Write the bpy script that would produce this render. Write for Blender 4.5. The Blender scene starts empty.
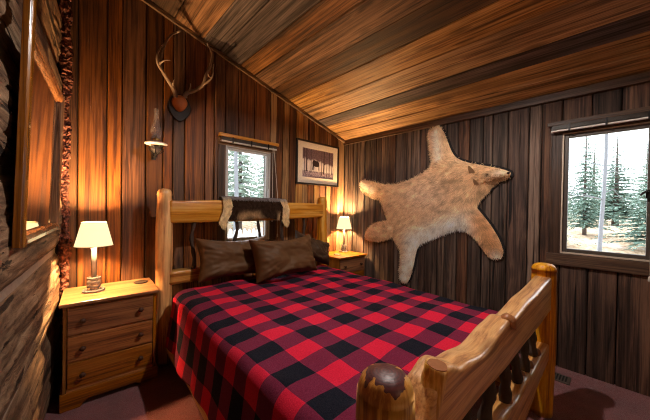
import bpy, bmesh, math, random
from mathutils import Vector, Matrix, noise as mn
PI = math.pi
rnd = random.Random(7)
scene = bpy.context.scene
col = scene.collection
sin, cos = math.sin, math.cos

# ------------------------------------------------------------------ mesh helpers
class MB:
    """collects geometry, builds ONE mesh object"""
    def __init__(s): s.v=[]; s.f=[]; s.m=[]; s.uv=None; s.col=None
    def add(s, vs, fs, mi=0):
        b=len(s.v); s.v.extend([tuple(p) for p in vs])
        for f in fs: s.f.append(tuple(i+b for i in f)); s.m.append(mi)
    def box(s, lo, hi, mi=0, M=None):
        x0,y0,z0=lo; x1,y1,z1=hi
        vs=[Vector(p) for p in ((x0,y0,z0),(x1,y0,z0),(x1,y1,z0),(x0,y1,z0),(x0,y0,z1),(x1,y0,z1),(x1,y1,z1),(x0,y1,z1))]
        if M: vs=[M@p for p in vs]
        s.add(vs,[(0,3,2,1),(4,5,6,7),(0,1,5,4),(1,2,6,5),(2,3,7,6),(3,0,4,7)],mi)
    def tube(s, pts, rad, seg=10, mi=0, cap=True, jit=0.0, rg=None):
        pts=[Vector(p) for p in pts]; n=len(pts)
        if not hasattr(rad,'__len__'): rad=[rad]*n
        t0=(pts[1]-pts[0]).normalized()
        up=Vector((0,0,1)) if abs(t0.z)<.9 else Vector((1,0,0))
        a=t0.cross(up).normalized(); rows=[]
        vs=[]
        for i,p in enumerate(pts):
            t=(pts[min(i+1,n-1)]-pts[max(i-1,0)]).normalized()
            a=(a-t*a.dot(t)).normalized(); b=t.cross(a)
            for k in range(seg):
                w=2*PI*k/seg; r=rad[i]
                if jit: r*=1+jit*mn.noise(Vector((cos(w)*1.5+p.x*3,sin(w)*1.5+p.y*3,p.z*4+i*.2)))
                vs.append(p+(a*cos(w)+b*sin(w))*r)
        fs=[]
        for i in range(n-1):
            for k in range(seg):
                k2=(k+1)%seg
                fs.append((i*seg+k,i*seg+k2,(i+1)*seg+k2,(i+1)*seg+k))
        if cap:
            fs.append(tuple(range(seg-1,-1,-1))); fs.append(tuple((n-1)*seg+k for k in range(seg)))
        s.add(vs,fs,mi)
    def lathe(s, prof, c=(0,0,0), seg=24, mi=0, jit=0.0, sq=None):
        cx,cy,cz=c; vs=[]; n=len(prof)
        for (r,z) in prof:
            for k in range(seg):
                w=2*PI*k/seg; rr=r
                if jit: rr*=1+jit*mn.noise(Vector((cos(w)*1.3+cx*7,sin(w)*1.3+cy*7,z*2.2)))
                vs.append((cx+rr*cos(w),cy+rr*sin(w),cz+z))
        fs=[]
        for i in range(n-1):
            for k in range(seg):
                k2=(k+1)%seg
                fs.append((i*seg+k,i*seg+k2,(i+1)*seg+k2,(i+1)*seg+k))
        if prof[0][0]>1e-5: fs.append(tuple(range(seg-1,-1,-1)))
        if prof[-1][0]>1e-5: fs.append(tuple((n-1)*seg+k for k in range(seg)))
        s.add(vs,fs,mi)
    def prism(s, pts, fn0, fn1, mi=0):
        """outline pts (2-tuples) mapped by fn0/fn1 to the two faces"""
        n=len(pts); vs=[fn0(*p) for p in pts]+[fn1(*p) for p in pts]
        fs=[tuple(range(n)),tuple(range(2*n-1,n-1,-1))]
        for i in range(n):
            j=(i+1)%n; fs.append((j,i,n+i,n+j))
        s.add(vs,fs,mi)
    def grid(s, nu, nv, fn, mi=0, flip=False):
        vs=[fn(i/(nu-1),j/(nv-1)) for j in range(nv) for i in range(nu)]
        fs=[]
        for j in range(nv-1):
            for i in range(nu-1):
                q=(j*nu+i,j*nu+i+1,(j+1)*nu+i+1,(j+1)*nu+i)
                fs.append(q[::-1] if flip else q)
        s.add(vs,fs,mi)
    def build(s, name, mats, parent=None, smooth=False, bevel=0, sub=0, fix=True, angle=None):
        me=bpy.data.meshes.new(name)
        me.from_pydata(s.v,[],s.f)
        if not isinstance(mats,(list,tuple)): mats=[mats]
        for m in mats: me.materials.append(m)
        if len(mats)>1: me.polygons.foreach_set('material_index',s.m)
        if fix:
            bm=bmesh.new(); bm.from_mesh(me); bmesh.ops.recalc_face_normals(bm,faces=bm.faces); bm.to_mesh(me); bm.free()
        if smooth: me.polygons.foreach_set('use_smooth',[True]*len(me.polygons))
        if s.uv:
            ul=me.uv_layers.new(name='map')
            for p in me.polygons:
                for li,vi in zip(p.loop_indices,p.vertices): ul.data[li].uv=s.uv[vi]
        if s.col:
            ca=me.color_attributes.new('pattern','FLOAT_COLOR','POINT')
            flat=[]
            for c in s.col: flat.extend((c[0],c[1],c[2],1.0))
            ca.data.foreach_set('color',flat)
        me.update()
        o=bpy.data.objects.new(name,me); col.objects.link(o)
        if parent: o.parent=parent
        if bevel:
            b=o.modifiers.new('bevel','BEVEL'); b.width=bevel; b.segments=2; b.limit_method='ANGLE'; b.angle_limit=math.radians(40)
        if sub:
            q=o.modifiers.new('sub','SUBSURF'); q.levels=sub; q.render_levels=sub
        return o

def empty(name, loc, rz=0, label=None, cat=None, group=None):
    o=bpy.data.objects.new(name,None); o.empty_display_size=.1; col.objects.link(o)
    o.location=loc; o.rotation_euler=(0,0,rz)
    tag(o,label,cat,group); return o
def tag(o,label=None,cat=None,group=None,kind=None):
    if label: o['label']=label
    if cat: o['category']=cat
    if group: o['group']=group
    if kind: o['kind']=kind
    return o
def struct(o): o['kind']='structure'; return o
def copy_tree(o, parent=None):
    c=o.copy(); col.objects.link(c); c.parent=parent
    for ch in [x for x in bpy.data.objects if x.parent==o]: copy_tree(ch,c)
    return c

# ------------------------------------------------------------------ materials
class NT:
    def __init__(s,name):
        s.mat=bpy.data.materials.new(name); s.mat.use_nodes=True
        s.t=s.mat.node_tree; s.t.nodes.clear()
        s.out=s.n('ShaderNodeOutputMaterial')
    def n(s,t,**kw):
        x=s.t.nodes.new(t)
        for k,v in kw.items(): setattr(x,k,v)
        return x
    def l(s,a,b): s.t.links.new(a,b)
    def inp(s,node,key,val):
        if hasattr(val,'is_linked') or isinstance(val,bpy.types.NodeSocket): s.l(val,node.inputs[key])
        else: node.inputs[key].default_value=val
    def math(s,op,a,b=0.0,c=0.0,clamp=False):
        x=s.n('ShaderNodeMath',operation=op,use_clamp=clamp)
        for i,v in enumerate((a,b,c)):
            if isinstance(v,bpy.types.NodeSocket): s.l(v,x.inputs[i])
            else: x.inputs[i].default_value=v
        return x.outputs[0]
    def noise(s,vec,scale,detail=4,rough=.55,dist=0.0):
        x=s.n('ShaderNodeTexNoise'); s.l(vec,x.inputs['Vector'])
        x.inputs['Scale'].default_value=scale; x.inputs['Detail'].default_value=detail
        x.inputs['Roughness'].default_value=rough; x.inputs['Distortion'].default_value=dist
        return x.outputs[0]
    def ramp(s,fac,stops,interp='LINEAR'):
        x=s.n('ShaderNodeValToRGB'); r=x.color_ramp; r.interpolation=interp
        while len(r.elements)<len(stops): r.elements.new(.5)
        for e,(p,c) in zip(r.elements,stops):
            e.position=p; e.color=(c[0],c[1],c[2],1) if hasattr(c,'__len__') else (c,c,c,1)
        s.l(fac,x.inputs[0]); return x.outputs[0]
    def mix(s,fac,a,b,mode='MIX'):
        x=s.n('ShaderNodeMix',data_type='RGBA',blend_type=mode)
        for i,v in ((0,fac),(6,a),(7,b)):
            if isinstance(v,bpy.types.NodeSocket): s.l(v,x.inputs[i])
            elif hasattr(v,'__len__'): x.inputs[i].default_value=(v[0],v[1],v[2],1)
            else: x.inputs[i].default_value=v
        return x.outputs[2]
    def coord(s,kind='Object'): return s.n('ShaderNodeTexCoord').outputs[kind]
    def mapv(s,vec,scale=(1,1,1),loc=(0,0,0),rot=(0,0,0)):
        x=s.n('ShaderNodeMapping'); s.l(vec,x.inputs[0])
        x.inputs['Scale'].default_value=scale; x.inputs['Location'].default_value=loc; x.inputs['Rotation'].default_value=rot
        return x.outputs[0]
    def bump(s,h,strength=.3,dist=.01):
        x=s.n('ShaderNodeBump'); x.inputs['Strength'].default_value=strength; x.inputs['Distance'].default_value=dist
        s.l(h,x.inputs['Height']); return x.outputs[0]
    def bsdf(s,color,rough=.6,normal=None,spec=.4,metal=0.0,coat=0.0,sheen=0.0):
        p=s.n('ShaderNodeBsdfPrincipled')
        for k,v in (('Base Color',color),('Roughness',rough),('Specular IOR Level',spec),('Metallic',metal),('Coat Weight',coat),('Sheen Weight',sheen)):
            if isinstance(v,bpy.types.NodeSocket): s.l(v,p.inputs[k])
            elif hasattr(v,'__len__'): p.inputs[k].default_value=(v[0],v[1],v[2],1)
            else: p.inputs[k].default_value=v
        if normal: s.l(normal,p.inputs['Normal'])
        s.l(p.outputs[0],s.out.inputs[0]); return p

def plain(name,c,rough=.5,metal=0,spec=.4,coat=0,bump=0,bscale=60):
    t=NT(name); nm=None
    vec=t.coord(); nz=t.noise(vec,bscale,4,.6)
    cc=t.mix(.35,c,t.ramp(nz,[(.3,[x*.65 for x in c]),(.7,[min(1,x*1.25) for x in c])]))
    if bump: nm=t.bump(nz,bump,.004)
    t.bsdf(cc,rough,nm,spec,metal,coat); return t.mat

def wood(name, dark, mid, light, axis='z', rough=.6, bump=.4, fine=1.0, stain=.5, knots=.5, coat=0.0, var=.35, cracks=.5, island=True, spec=.35, kscale=1.0, contrast=.75):
    t=NT(name)
    co=t.coord()
    if island:
        geo=t.n('ShaderNodeNewGeometry'); ri=geo.outputs['Random Per Island']
    else:
        oi=t.n('ShaderNodeObjectInfo'); ri=oi.outputs['Random']
    sh=t.n('ShaderNodeVectorMath',operation='SCALE'); sh.inputs[0].default_value=(37.1,53.7,71.3); t.l(ri,sh.inputs['Scale'])
    ad=t.n('ShaderNodeVectorMath',operation='ADD'); t.l(co,ad.inputs[0]); t.l(sh.outputs[0],ad.inputs[1])
    v=ad.outputs[0]
    def stretch(a,c):
        return t.mapv(v,tuple(a if ax==axis else c for ax in 'xyz'))
    # knots: stretched voronoi cells, they also bend the grain
    kv=t.n('ShaderNodeTexVoronoi'); t.l(stretch(1.7*kscale,6.5*kscale),kv.inputs['Vector']); kv.inputs['Scale'].default_value=1.0
    kd=kv.outputs['Distance']
    bend=t.math('MULTIPLY',t.ramp(kd,[(0,1),(.35,0)]),.5*knots)
    bv=t.n('ShaderNodeCombineXYZ')
    for ax in 'XYZ': 
        if ax.lower()!=axis: t.l(bend,bv.inputs[ax])
    gv=t.n('ShaderNodeVectorMath',operation='ADD'); t.l(stretch(.9,24*fine),gv.inputs[0]); t.l(bv.outputs[0],gv.inputs[1])
    g1=t.noise(gv.outputs[0],1.0,7,.66,.5)
    g2=t.noise(stretch(2.2,130*fine),1.0,3,.6,.1)
    big=t.noise(stretch(1.0,3.2),1.0,3,.5,.3)
    gsum=t.math('ADD',t.math('MULTIPLY',g1,.68),t.math('MULTIPLY',g2,.32))
    c=t.ramp(gsum,[(.34,[x*.6 for x in dark]),(.42,dark),(.49,mid),(.58,light),(.70,mid)])
    streak=t.ramp(t.noise(stretch(.55,38*fine),1.0,7,.75,.2),[(.36,.42),(.5,1),(.64,1.35)])
    c=t.mix(contrast,c,t.mix(1.0,c,streak,'MULTIPLY'))
    # weather stains
    st=t.ramp(big,[(.32,1),(.55,0)])
    c=t.mix(t.math('MULTIPLY',st,stain),c,[x*.45 for x in dark])
    # fine open cracks
    ck=t.ramp(t.noise(stretch(1.3,34*fine),1.0,2,.5,.2),[(.30,1),(.36,0)])
    c=t.mix(t.math('MULTIPLY',ck,cracks),c,[x*.12 for x in dark])
    # knot discs
    kk=t.ramp(kd,[(.05,1),(.13,.55),(.17,0)])
    c=t.mix(t.math('MULTIPLY',kk,knots),c,[x*.3 for x in dark])
    # board to board variation
    wn=t.n('ShaderNodeTexWhiteNoise',noise_dimensions='1D'); t.l(ri,wn.inputs['W'])
    hs=t.n('ShaderNodeHueSaturation'); t.l(c,hs.inputs['Color'])
    t.l(t.math('MULTIPLY_ADD',wn.outputs['Value'],var*2,1-var),hs.inputs['Value'])
    t.l(t.math('MULTIPLY_ADD',ri,.3,.85),hs.inputs['Saturation'])
    h=t.math('SUBTRACT',gsum,t.math('MULTIPLY',ck,.35))
    h=t.math('SUBTRACT',h,t.math('MULTIPLY',kk,.1*knots))
    nm=t.bump(h,bump,.012)
    rr=t.math('MULTIPLY_ADD',gsum,-.25,rough+.12)
    t.bsdf(hs.outputs[0],rr,nm,spec,0,coat)
    return t.mat

M={}
# back wall: warm brown boards
M['bw_a']=wood('brown_board',(.058,.020,.008),(.155,.057,.020),(.26,.106,.038),'z',.55,.5,1,.55,.6,var=.3,contrast=.38)
M['bw_b']=wood('dark_board',(.036,.014,.007),(.088,.035,.014),(.155,.069,.028),'z',.55,.5,1,.6,.7,var=.3,contrast=.38)
M['bw_c']=wood('gold_board',(.17,.08,.03),(.36,.19,.072),(.52,.31,.13),'z',.55,.5,1.2,.5,.5,var=.25,contrast=.38)
# right wall: weathered grey boards
M['rw_a']=wood('weathered_board',(.032,.019,.014),(.100,.062,.045),(.205,.137,.100),'z',.7,1.0,.9,.6,.6,var=.5,cracks=.95,contrast=.7)
M['rw_b']=wood('weathered_brown_board',(.022,.010,.006),(.060,.029,.018),(.125,.064,.038),'z',.7,1.0,.9,.7,.7,var=.45,cracks=.95,contrast=.7)
# ceiling boards
M['c_grey']=wood('grey_ceiling_board',(.026,.019,.019),(.075,.055,.053),(.145,.11,.104),'y',.6,.6,1.2,.6,.6,var=.2,cracks=.7,contrast=1)
M['c_brown']=wood('brown_ceiling_board',(.065,.030,.013),(.18,.085,.036),(.29,.15,.07),'y',.55,.6,1,.7,.7,var=.2,cracks=.7,contrast=1)
M['c_gold']=wood('golden_ceiling_board',(.17,.085,.035),(.42,.235,.10),(.58,.36,.17),'y',.5,.5,1,.55,.6,var=.15,cracks=.6,contrast=1)
M['c_dark']=wood('dark_ceiling_board',(.03,.015,.009),(.085,.042,.021),(.16,.085,.042),'y',.55,.6,1,.7,.7,var=.2,cracks=.7,contrast=1)
M['backing']=plain('dark_backing',(.012,.009,.008),.9)
M['trimz']=wood('trim_wood_vertical',(.028,.011,.005),(.068,.028,.012),(.115,.05,.021),'z',.5,.4,1.4,.4,.3,cracks=.4)
M['trimx']=wood('trim_wood_lengthwise',(.07,.036,.018),(.19,.10,.046),(.31,.18,.085),'x',.5,.4,1.4,.4,.3,cracks=.4)
M['trimy']=wood('trim_wood_right',(.034,.015,.008),(.09,.043,.021),(.155,.082,.042),'y',.5,.4,1.4,.4,.3,cracks=.4)
# bed log wood
def logm(n,ax): return wood(n,(.37,.125,.022),(.62,.275,.055),(.75,.41,.115),ax,.45,.25,.8,.22,.55,0,.08,.25,island=False,spec=.45,contrast=.25)
M['logz']=logm('cedar_log_upright','z'); M['logx']=logm('cedar_log_rail','x'); M['logy']=logm('cedar_log_side','y')
M['slab']=wood('sawn_slab_rail',(.33,.12,.025),(.56,.25,.06),(.70,.38,.12),'x',.33,.3,.8,.3,.6,.35,.08,.3,island=False,spec=.45,contrast=.25)
M['pine_x']=wood('pine_lengthwise',(.20,.062,.011),(.34,.122,.024),(.43,.185,.044),'x',.35,.15,.9,.2,.55,.35,.1,.1,island=False,spec=.45,contrast=.25,kscale=1.6)
M['pine_z']=wood('pine_upright',(.14,.05,.012),(.28,.112,.027),(.37,.17,.05),'z',.35,.15,.9,.2,.4,.35,.1,.1,island=False,spec=.45,contrast=.25)
M['drawer']=wood('drawer_front_pine',(.14,.042,.009),(.29,.098,.021),(.39,.155,.037),'x',.35,.15,.8,.3,.9,.35,.12,.1,island=False,spec=.45,contrast=.25,kscale=1.5)
M['knob']=plain('knob_wood',(.06,.020,.007),.65)
M['bark']=plain('dark_bark',(.045,.024,.014),.75,bump=.8,bscale=45)
M['logwall']=None
# hewn logs of left wall
def hewn():
    t=NT('hewn_log'); co=t.coord()
    g=t.noise(t.mapv(co,(26,.9,30)),1.0,7,.68,.5)
    adz=t.noise(t.mapv(co,(6,1.3,13),rot=(.12,0,0)),1.0,7,.72,.8)
    big=t.noise(t.mapv(co,(1,1.2,2.5)),1.0,3,.5,.2)
    s=t.math('ADD',t.math('MULTIPLY',g,.5),t.math('MULTIPLY',adz,.5))
    c=t.ramp(s,[(.36,(.022,.011,.007)),(.45,(.10,.053,.029)),(.53,(.25,.15,.085)),(.63,(.44,.30,.185))])
    c=t.mix(t.math('MULTIPLY',t.ramp(big,[(.35,1),(.6,0)]),.6),c,(.05,.027,.016))
    ck=t.ramp(t.noise(t.mapv(co,(20,.8,24),rot=(.06,0,0)),1.0,4,.55,.6),[(.38,1),(.42,0)])
    c=t.mix(t.math('MULTIPLY',ck,.9),c,(.010,.006,.004))
    h=t.math('SUBTRACT',s,t.math('MULTIPLY',ck,.4))
    t.bsdf(c,.72,t.bump(h,.8,.02),.3); return t.mat
M['hewn']=hewn()
M['chink']=plain('grey_mortar',(.26,.19,.14),.85,bump=.6,bscale=40)
def rubble():
    t=NT('red_rubble'); co=t.coord()
    v=t.n('ShaderNodeTexVoronoi'); t.l(co,v.inputs['Vector']); v.inputs['Scale'].default_value=32
    c=t.ramp(t.noise(co,34,6,.75),[(.38,(.02,.007,.005)),(.48,(.075,.022,.014)),(.58,(.20,.062,.038)),(.72,(.42,.22,.15))])
    t.bsdf(c,.7,t.bump(v.outputs['Distance'],.8,.02),.3); return t.mat
M['rubble']=rubble()
def carpet():
    t=NT('maroon_carpet'); co=t.coord()
    a=t.noise(co,260,3,.7); b=t.noise(co,7,4,.6)
    c=t.ramp(a,[(.3,(.095,.020,.024)),(.7,(.31,.085,.092))])
    c=t.mix(t.ramp(b,[(.35,.45),(.6,0)]),c,(.09,.026,.028))
    t.bsdf(c,.95,t.bump(a,.8,.01),.1,sheen=.2); return t.mat
M['carpet']=carpet()
def plaid():
    t=NT('buffalo_plaid_wool'); uv=t.n('ShaderNodeUVMap'); uv.uv_map='map'
    sp=t.n('ShaderNodeSeparateXYZ'); t.l(uv.outputs[0],sp.inputs[0])
    # thread wobble
    fx=t.math('LESS_THAN',t.math('FRACT',t.math('DIVIDE',t.math('ADD',sp.outputs[0],10*.2835-1.385+.0709),.2835)),.5)
    fy=t.math('LESS_THAN',t.math('FRACT',t.math('DIVIDE',t.math('ADD',sp.outputs[1],10*.226-.782+.0565),.226)),.5)
    sm=t.math('ADD',fx,fy)
    tw=t.math('FRACT',t.math('MULTIPLY',t.math('ADD',sp.outputs[0],sp.outputs[1]),240))
    twl=t.math('LESS_THAN',tw,.5)
    co=t.coord(); nz=t.noise(co,190,4,.75); n2=t.noise(co,520,2,.6)
    red=t.ramp(nz,[(.3,(.52,.007,.030)),(.7,(.78,.022,.060))])
    blk=t.ramp(nz,[(.35,(.003,.004,.009)),(.75,(.018,.018,.028))])
    mid=t.mix(t.math('MULTIPLY_ADD',twl,.16,.70),red,t.ramp(nz,[(.35,(.018,.010,.030)),(.75,(.05,.03,.07))]))
    lint=t.ramp(n2,[(.66,0),(.74,.35)])
    c=t.mix(t.math('GREATER_THAN',sm,.5),blk,mid)
    c=t.mix(t.math('GREATER_THAN',sm,1.5),c,red)
    c=t.mix(lint,c,(.22,.14,.15))
    t.bsdf(c,.95,t.bump(t.math('ADD',nz,t.math('MULTIPLY',twl,.2)),.45,.006),.05,sheen=.03); return t.mat
M['plaid']=plaid()
def cloth(name,c,rough=.6,sheen=.3,spec=.3):
    t=NT(name); co=t.coord(); a=t.noise(co,300,2,.6); b=t.noise(co,5,4,.6)
    cc=t.mix(t.ramp(b,[(.35,.35),(.65,0)]),c,[x*.6 for x in c])
    t.bsdf(cc,rough,t.bump(a,.12,.002),spec,sheen=sheen); return t.mat
M['pillow']=cloth('brown_satin',(.10,.046,.017),.6,.0,.22)
M['pillow_dark']=cloth('dark_brown_satin',(.06,.032,.016),.55,.0,.22)
M['sheet']=cloth('pale_sheet',(.5,.47,.45),.8)
def vcol(name):
    # fur: strands let light through as well as scatter it
    t=NT(name); a=t.n('ShaderNodeVertexColor'); a.layer_name='pattern'
    d=t.n('ShaderNodeBsdfDiffuse'); t.l(a.outputs[0],d.inputs[0]); r=t.n('ShaderNodeBsdfTranslucent'); t.l(a.outputs[0],r.inputs[0])
    m=t.n('ShaderNodeMixShader'); m.inputs[0].default_value=.25; t.l(d.outputs[0],m.inputs[1]); t.l(r.outputs[0],m.inputs[2]); t.l(m.outputs[0],t.out.inputs[0]); return t.mat
M['fur']=vcol('animal_fur')
M['felt']=plain('black_felt',(.012,.010,.010),.95,bump=.3,bscale=200)
M['antler']=plain('antler_bone',(.19,.125,.085),.5,bump=.5,bscale=50)
M['antler_tip']=plain('polished_tine',(.55,.46,.38),.4)
M['leather']=plain('orange_leather',(.52,.17,.045),.45,bump=.3,bscale=40)
M['plaque']=plain('dark_plaque',(.018,.009,.006),.55)
M['iron']=plain('black_iron',(.02,.018,.018),.4,metal=.6)
M['brass']=plain('old_brass',(.45,.28,.10),.35,metal=.9)
M['enamel']=plain('white_enamel',(.72,.66,.63),.3)
M['frame_black']=plain('black_frame',(.012,.009,.009),.35)
M['mat']=plain('cream_mat',(.66,.58,.48),.85)
M['mirror_frame']=wood('mirror_frame_wood',(.10,.035,.012),(.23,.09,.03),(.34,.15,.055),'z',.25,.15,1.2,.2,.2,.6,.05,.1,island=False,spec=.5,contrast=.3)
M['mirror_frame_y']=wood('mirror_frame_wood_level',(.10,.035,.012),(.23,.09,.03),(.34,.15,.055),'y',.25,.15,1.2,.2,.2,.6,.05,.1,island=False,spec=.5,contrast=.3)
M['white_vinyl']=plain('grey_white_sash',(.50,.48,.46),.45)
M['tan_sash']=plain('tan_sash',(.52,.42,.32),.45)
M['dark_sash']=plain('dark_sash',(.07,.055,.045),.45)
M['blind']=plain('pale_blind_slat',(.55,.50,.46),.5)
M['cord']=plain('pale_cord',(.6,.55,.48),.8)
M['vent']=plain('brown_register',(.10,.075,.06),.4,metal=.4)
M['vent_dark']=plain('register_slot',(.008,.007,.007),.9)
M['bluewhite']=plain('latch_white',(.6,.6,.6),.4)
def mirror():
    t=NT('mirror_silver'); t.bsdf((.82,.80,.78),.03,None,.5,1.0); return t.mat
M['mirror']=mirror()
def glass(name,tint=(1,1,1),ior=1.45,refl=1.0):
    t=NT(name); tr=t.n('ShaderNodeBsdfTransparent'); tr.inputs[0].default_value=(*tint,1)
    gl=t.n('ShaderNodeBsdfGlossy'); gl.inputs['Roughness'].default_value=.03
    fr=t.n('ShaderNodeFresnel'); fr.inputs[0].default_value=ior
    mx=t.n('ShaderNodeMixShader'); t.l(t.math('MULTIPLY',fr.outputs[0],refl),mx.inputs[0]); t.l(tr.outputs[0],mx.inputs[1]); t.l(gl.outputs[0],mx.inputs[2])
    t.l(mx.outputs[0],t.out.inputs[0]); return t.mat
M['pane']=glass('window_glass',(.97,.985,.98))
def chimney():
    t=NT('lamp_chimney_glass'); tr=t.n('ShaderNodeBsdfTransparent'); tr.inputs[0].default_value=(.96,.93,.91,1)
    gl=t.n('ShaderNodeBsdfGlossy'); gl.inputs['Roughness'].default_value=.10
    df=t.n('ShaderNodeBsdfDiffuse'); df.inputs[0].default_value=(.8,.7,.64,1)
    m0=t.n('ShaderNodeMixShader'); m0.inputs[0].default_value=.13; t.l(tr.outputs[0],m0.inputs[1]); t.l(df.outputs[0],m0.inputs[2])
    lw=t.n('ShaderNodeLayerWeight'); lw.inputs[0].default_value=.25
    m1=t.n('ShaderNodeMixShader'); t.l(t.math('MULTIPLY',lw.outputs['Facing'],.45),m1.inputs[0]); t.l(m0.outputs[0],m1.inputs[1]); t.l(gl.outputs[0],m1.inputs[2]); t.l(m1.outputs[0],t.out.inputs[0]); return t.mat
M['chimney']=chimney()
def acrylic():
    t=NT('clear_acrylic'); tr=t.n('ShaderNodeBsdfTransparent'); tr.inputs[0].default_value=(.97,.94,.92,1)
    gl=t.n('ShaderNodeBsdfGlossy'); gl.inputs['Roughness'].default_value=.12
    tl=t.n('ShaderNodeBsdfTranslucent'); tl.inputs[0].default_value=(.9,.86,.82,1)
    df=t.n('ShaderNodeBsdfDiffuse'); df.inputs[0].default_value=(.9,.86,.82,1)
    fr=t.n('ShaderNodeFresnel'); fr.inputs[0].default_value=1.6
    m0=t.n('ShaderNodeMixShader'); m0.inputs[0].default_value=.5; t.l(tl.outputs[0],m0.inputs[1]); t.l(df.outputs[0],m0.inputs[2])
    m1=t.n('ShaderNodeMixShader'); m1.inputs[0].default_value=.32; t.l(tr.outputs[0],m1.inputs[1]); t.l(m0.outputs[0],m1.inputs[2])
    m2=t.n('ShaderNodeMixShader'); t.l(fr.outputs[0],m2.inputs[0]); t.l(m1.outputs[0],m2.inputs[1]); t.l(gl.outputs[0],m2.inputs[2])
    t.l(m2.outputs[0],t.out.inputs[0]); return t.mat
M['acrylic']=acrylic()
def shade():
    # lit fabric shade: glows evenly from the bulb inside it
    t=NT('cream_lamp_shade'); d=t.n('ShaderNodeBsdfDiffuse'); d.inputs[0].default_value=(.22,.17,.10,1)
    e=t.n('ShaderNodeEmission'); e.inputs[0].default_value=(1,.75,.37,1); e.inputs[1].default_value=.50
    ad=t.n('ShaderNodeAddShader'); t.l(d.outputs[0],ad.inputs[0]); t.l(e.outputs[0],ad.inputs[1]); t.l(ad.outputs[0],t.out.inputs[0]); return t.mat
M['shade']=shade(); M['shade'].cycles.emission_sampling='FRONT'
def bulb():
    t=NT('glowing_bulb'); e=t.n('ShaderNodeEmission'); e.inputs[0].default_value=(1,.62,.25,1); e.inputs[1].default_value=6
    t.l(e.outputs[0],t.out.inputs[0]); return t.mat
M['bulb']=bulb(); M['bulb'].cycles.emission_sampling='NONE'
def ground():
    t=NT('winter_ground'); co=t.coord(); a=t.noise(co,.9,6,.65); b=t.noise(co,9,4,.7)
    c=t.ramp(b,[(.3,(.20,.12,.07)),(.55,(.42,.30,.20)),(.75,(.55,.45,.34))])
    c=t.mix(t.ramp(a,[(.56,0),(.70,.6)]),c,(.50,.48,.48))
    t.bsdf(c,.95,None,.1); return t.mat
M['ground']=ground()
M['needle']=plain('spruce_needles',(.12,.185,.145),.8)
M['needle_pale']=plain('frosted_needles',(.27,.34,.28),.8)
M['trunk']=plain('spruce_trunk',(.11,.085,.075),.9)
M['trunk_pale']=plain('pale_bark',(.22,.23,.26),.9)
M['picket']=plain('whitewashed_picket',(.72,.74,.76),.8)

# ------------------------------------------------------------------ room dimensions
XR=3.0; YB=2.8; YF=-1.7
def ceil_z(x): return 2.285+.306*(3.0-x)
def xw(y): return -.055-.085*(2.4-y)          # log wall leans a few degrees off square

def plank(mb, mi, a0,a1, z0,z1, fn, dep, ch=.006):
    """board a0..a1 (lengthwise z0..z1, values or callables of a); fn(a,z,d)->point, d grows into the room"""
    zz0=z0 if callable(z0) else (lambda a:z0); zz1=z1 if callable(z1) else (lambda a:z1)
    b0,b1=a0+ch,a1-ch
    P=[fn(a0,zz0(a0),0),fn(a1,zz0(a1),0),fn(a1,zz1(a1),0),fn(a0,zz1(a0),0),
       fn(a0,zz0(a0),dep-ch),fn(a1,zz0(a1),dep-ch),fn(a1,zz1(a1),dep-ch),fn(a0,zz1(a0),dep-ch),
       fn(b0,zz0(b0),dep),fn(b1,zz0(b1),dep),fn(b1,zz1(b1),dep),fn(b0,zz1(b0),dep)]
    mb.add(P,[(3,2,1,0),(0,1,5,4),(1,2,6,5),(2,3,7,6),(3,0,4,7),(4,5,9,8),(5,6,10,9),(6,7,11,10),(7,4,8,11),(8,9,10,11)],mi)

def plank_wall(name, edges, mats, choose, fn, ztop, hole, gap=.007):
    mb=MB(); n=len(mats)
    for i in range(len(edges)-1):
        a0,a1=edges[i]+gap/2,edges[i+1]-gap/2
        mi=choose(i,(a0+a1)/2); dep=.022+rnd.uniform(-.004,.004)
        if hole and a0>=hole[0]-.01 and a1<=hole[1]+.01:
            plank(mb,mi,a0,a1,0,hole[2],fn,dep); plank(mb,mi,a0,a1,hole[3],ztop,fn,dep)
        else: plank(mb,mi,a0,a1,0,ztop,fn,dep)
    # dark sheathing behind, with the same opening
    e0,e1=edges[0]-.1,edges[-1]+.1
    def sheet(a0,a1,z0,z1):
        P=[fn(a0,z0,0),fn(a1,z0,0),fn(a1,z1(a1) if callable(z1) else z1,0),fn(a0,z1(a0) if callable(z1) else z1,0),
           fn(a0,z0,-.10),fn(a1,z0,-.10),fn(a1,z1(a1) if callable(z1) else z1,-.10),fn(a0,z1(a0) if callable(z1) else z1,-.10)]
        mb.add(P,[(0,1,2,3),(7,6,5,4),(4,5,1,0),(5,6,2,1),(6,7,3,2),(7,4,0,3)],n)
    if hole:
        sheet(e0,hole[0],0,ztop); sheet(hole[1],e1,0,ztop); sheet(hole[0],hole[1],0,hole[2]); sheet(hole[0],hole[1],hole[3],ztop)
    else: sheet(e0,e1,0,ztop)
    return struct(mb.build(name,list(mats)+[M['backing']]))

# --- floor
mb=MB(); mb.box((-1.2,YF-.2,-.05),(XR+.1,YB+.1,0)); struct(mb.build('floor',M['carpet']))

# --- back wall (y = 2.8)
W1=(1.185,1.725,.915,1.93)      # window opening x0,x1,z0,z1
e=[-.03,.05,.225,.322,.489,.619,.70,.80,.984,1.075,1.185,1.33,1.52,1.725,1.81,1.90,2.0,2.10,2.215,2.30,2.40,2.50,2.62,2.72,2.86,3.0]
pat=[1,0,0,0,1,0,1,0,0,1,0,0,0,2,0,2,0,2,2,0,2,0,2,0,2]
plank_wall('wall_back',e,[M['bw_a'],M['bw_b'],M['bw_c']],lambda i,a:pat[i%len(pat)],
    lambda a,z,d:(a,YB+.022-d,z), lambda a:ceil_z(a)+.05, W1)
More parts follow.
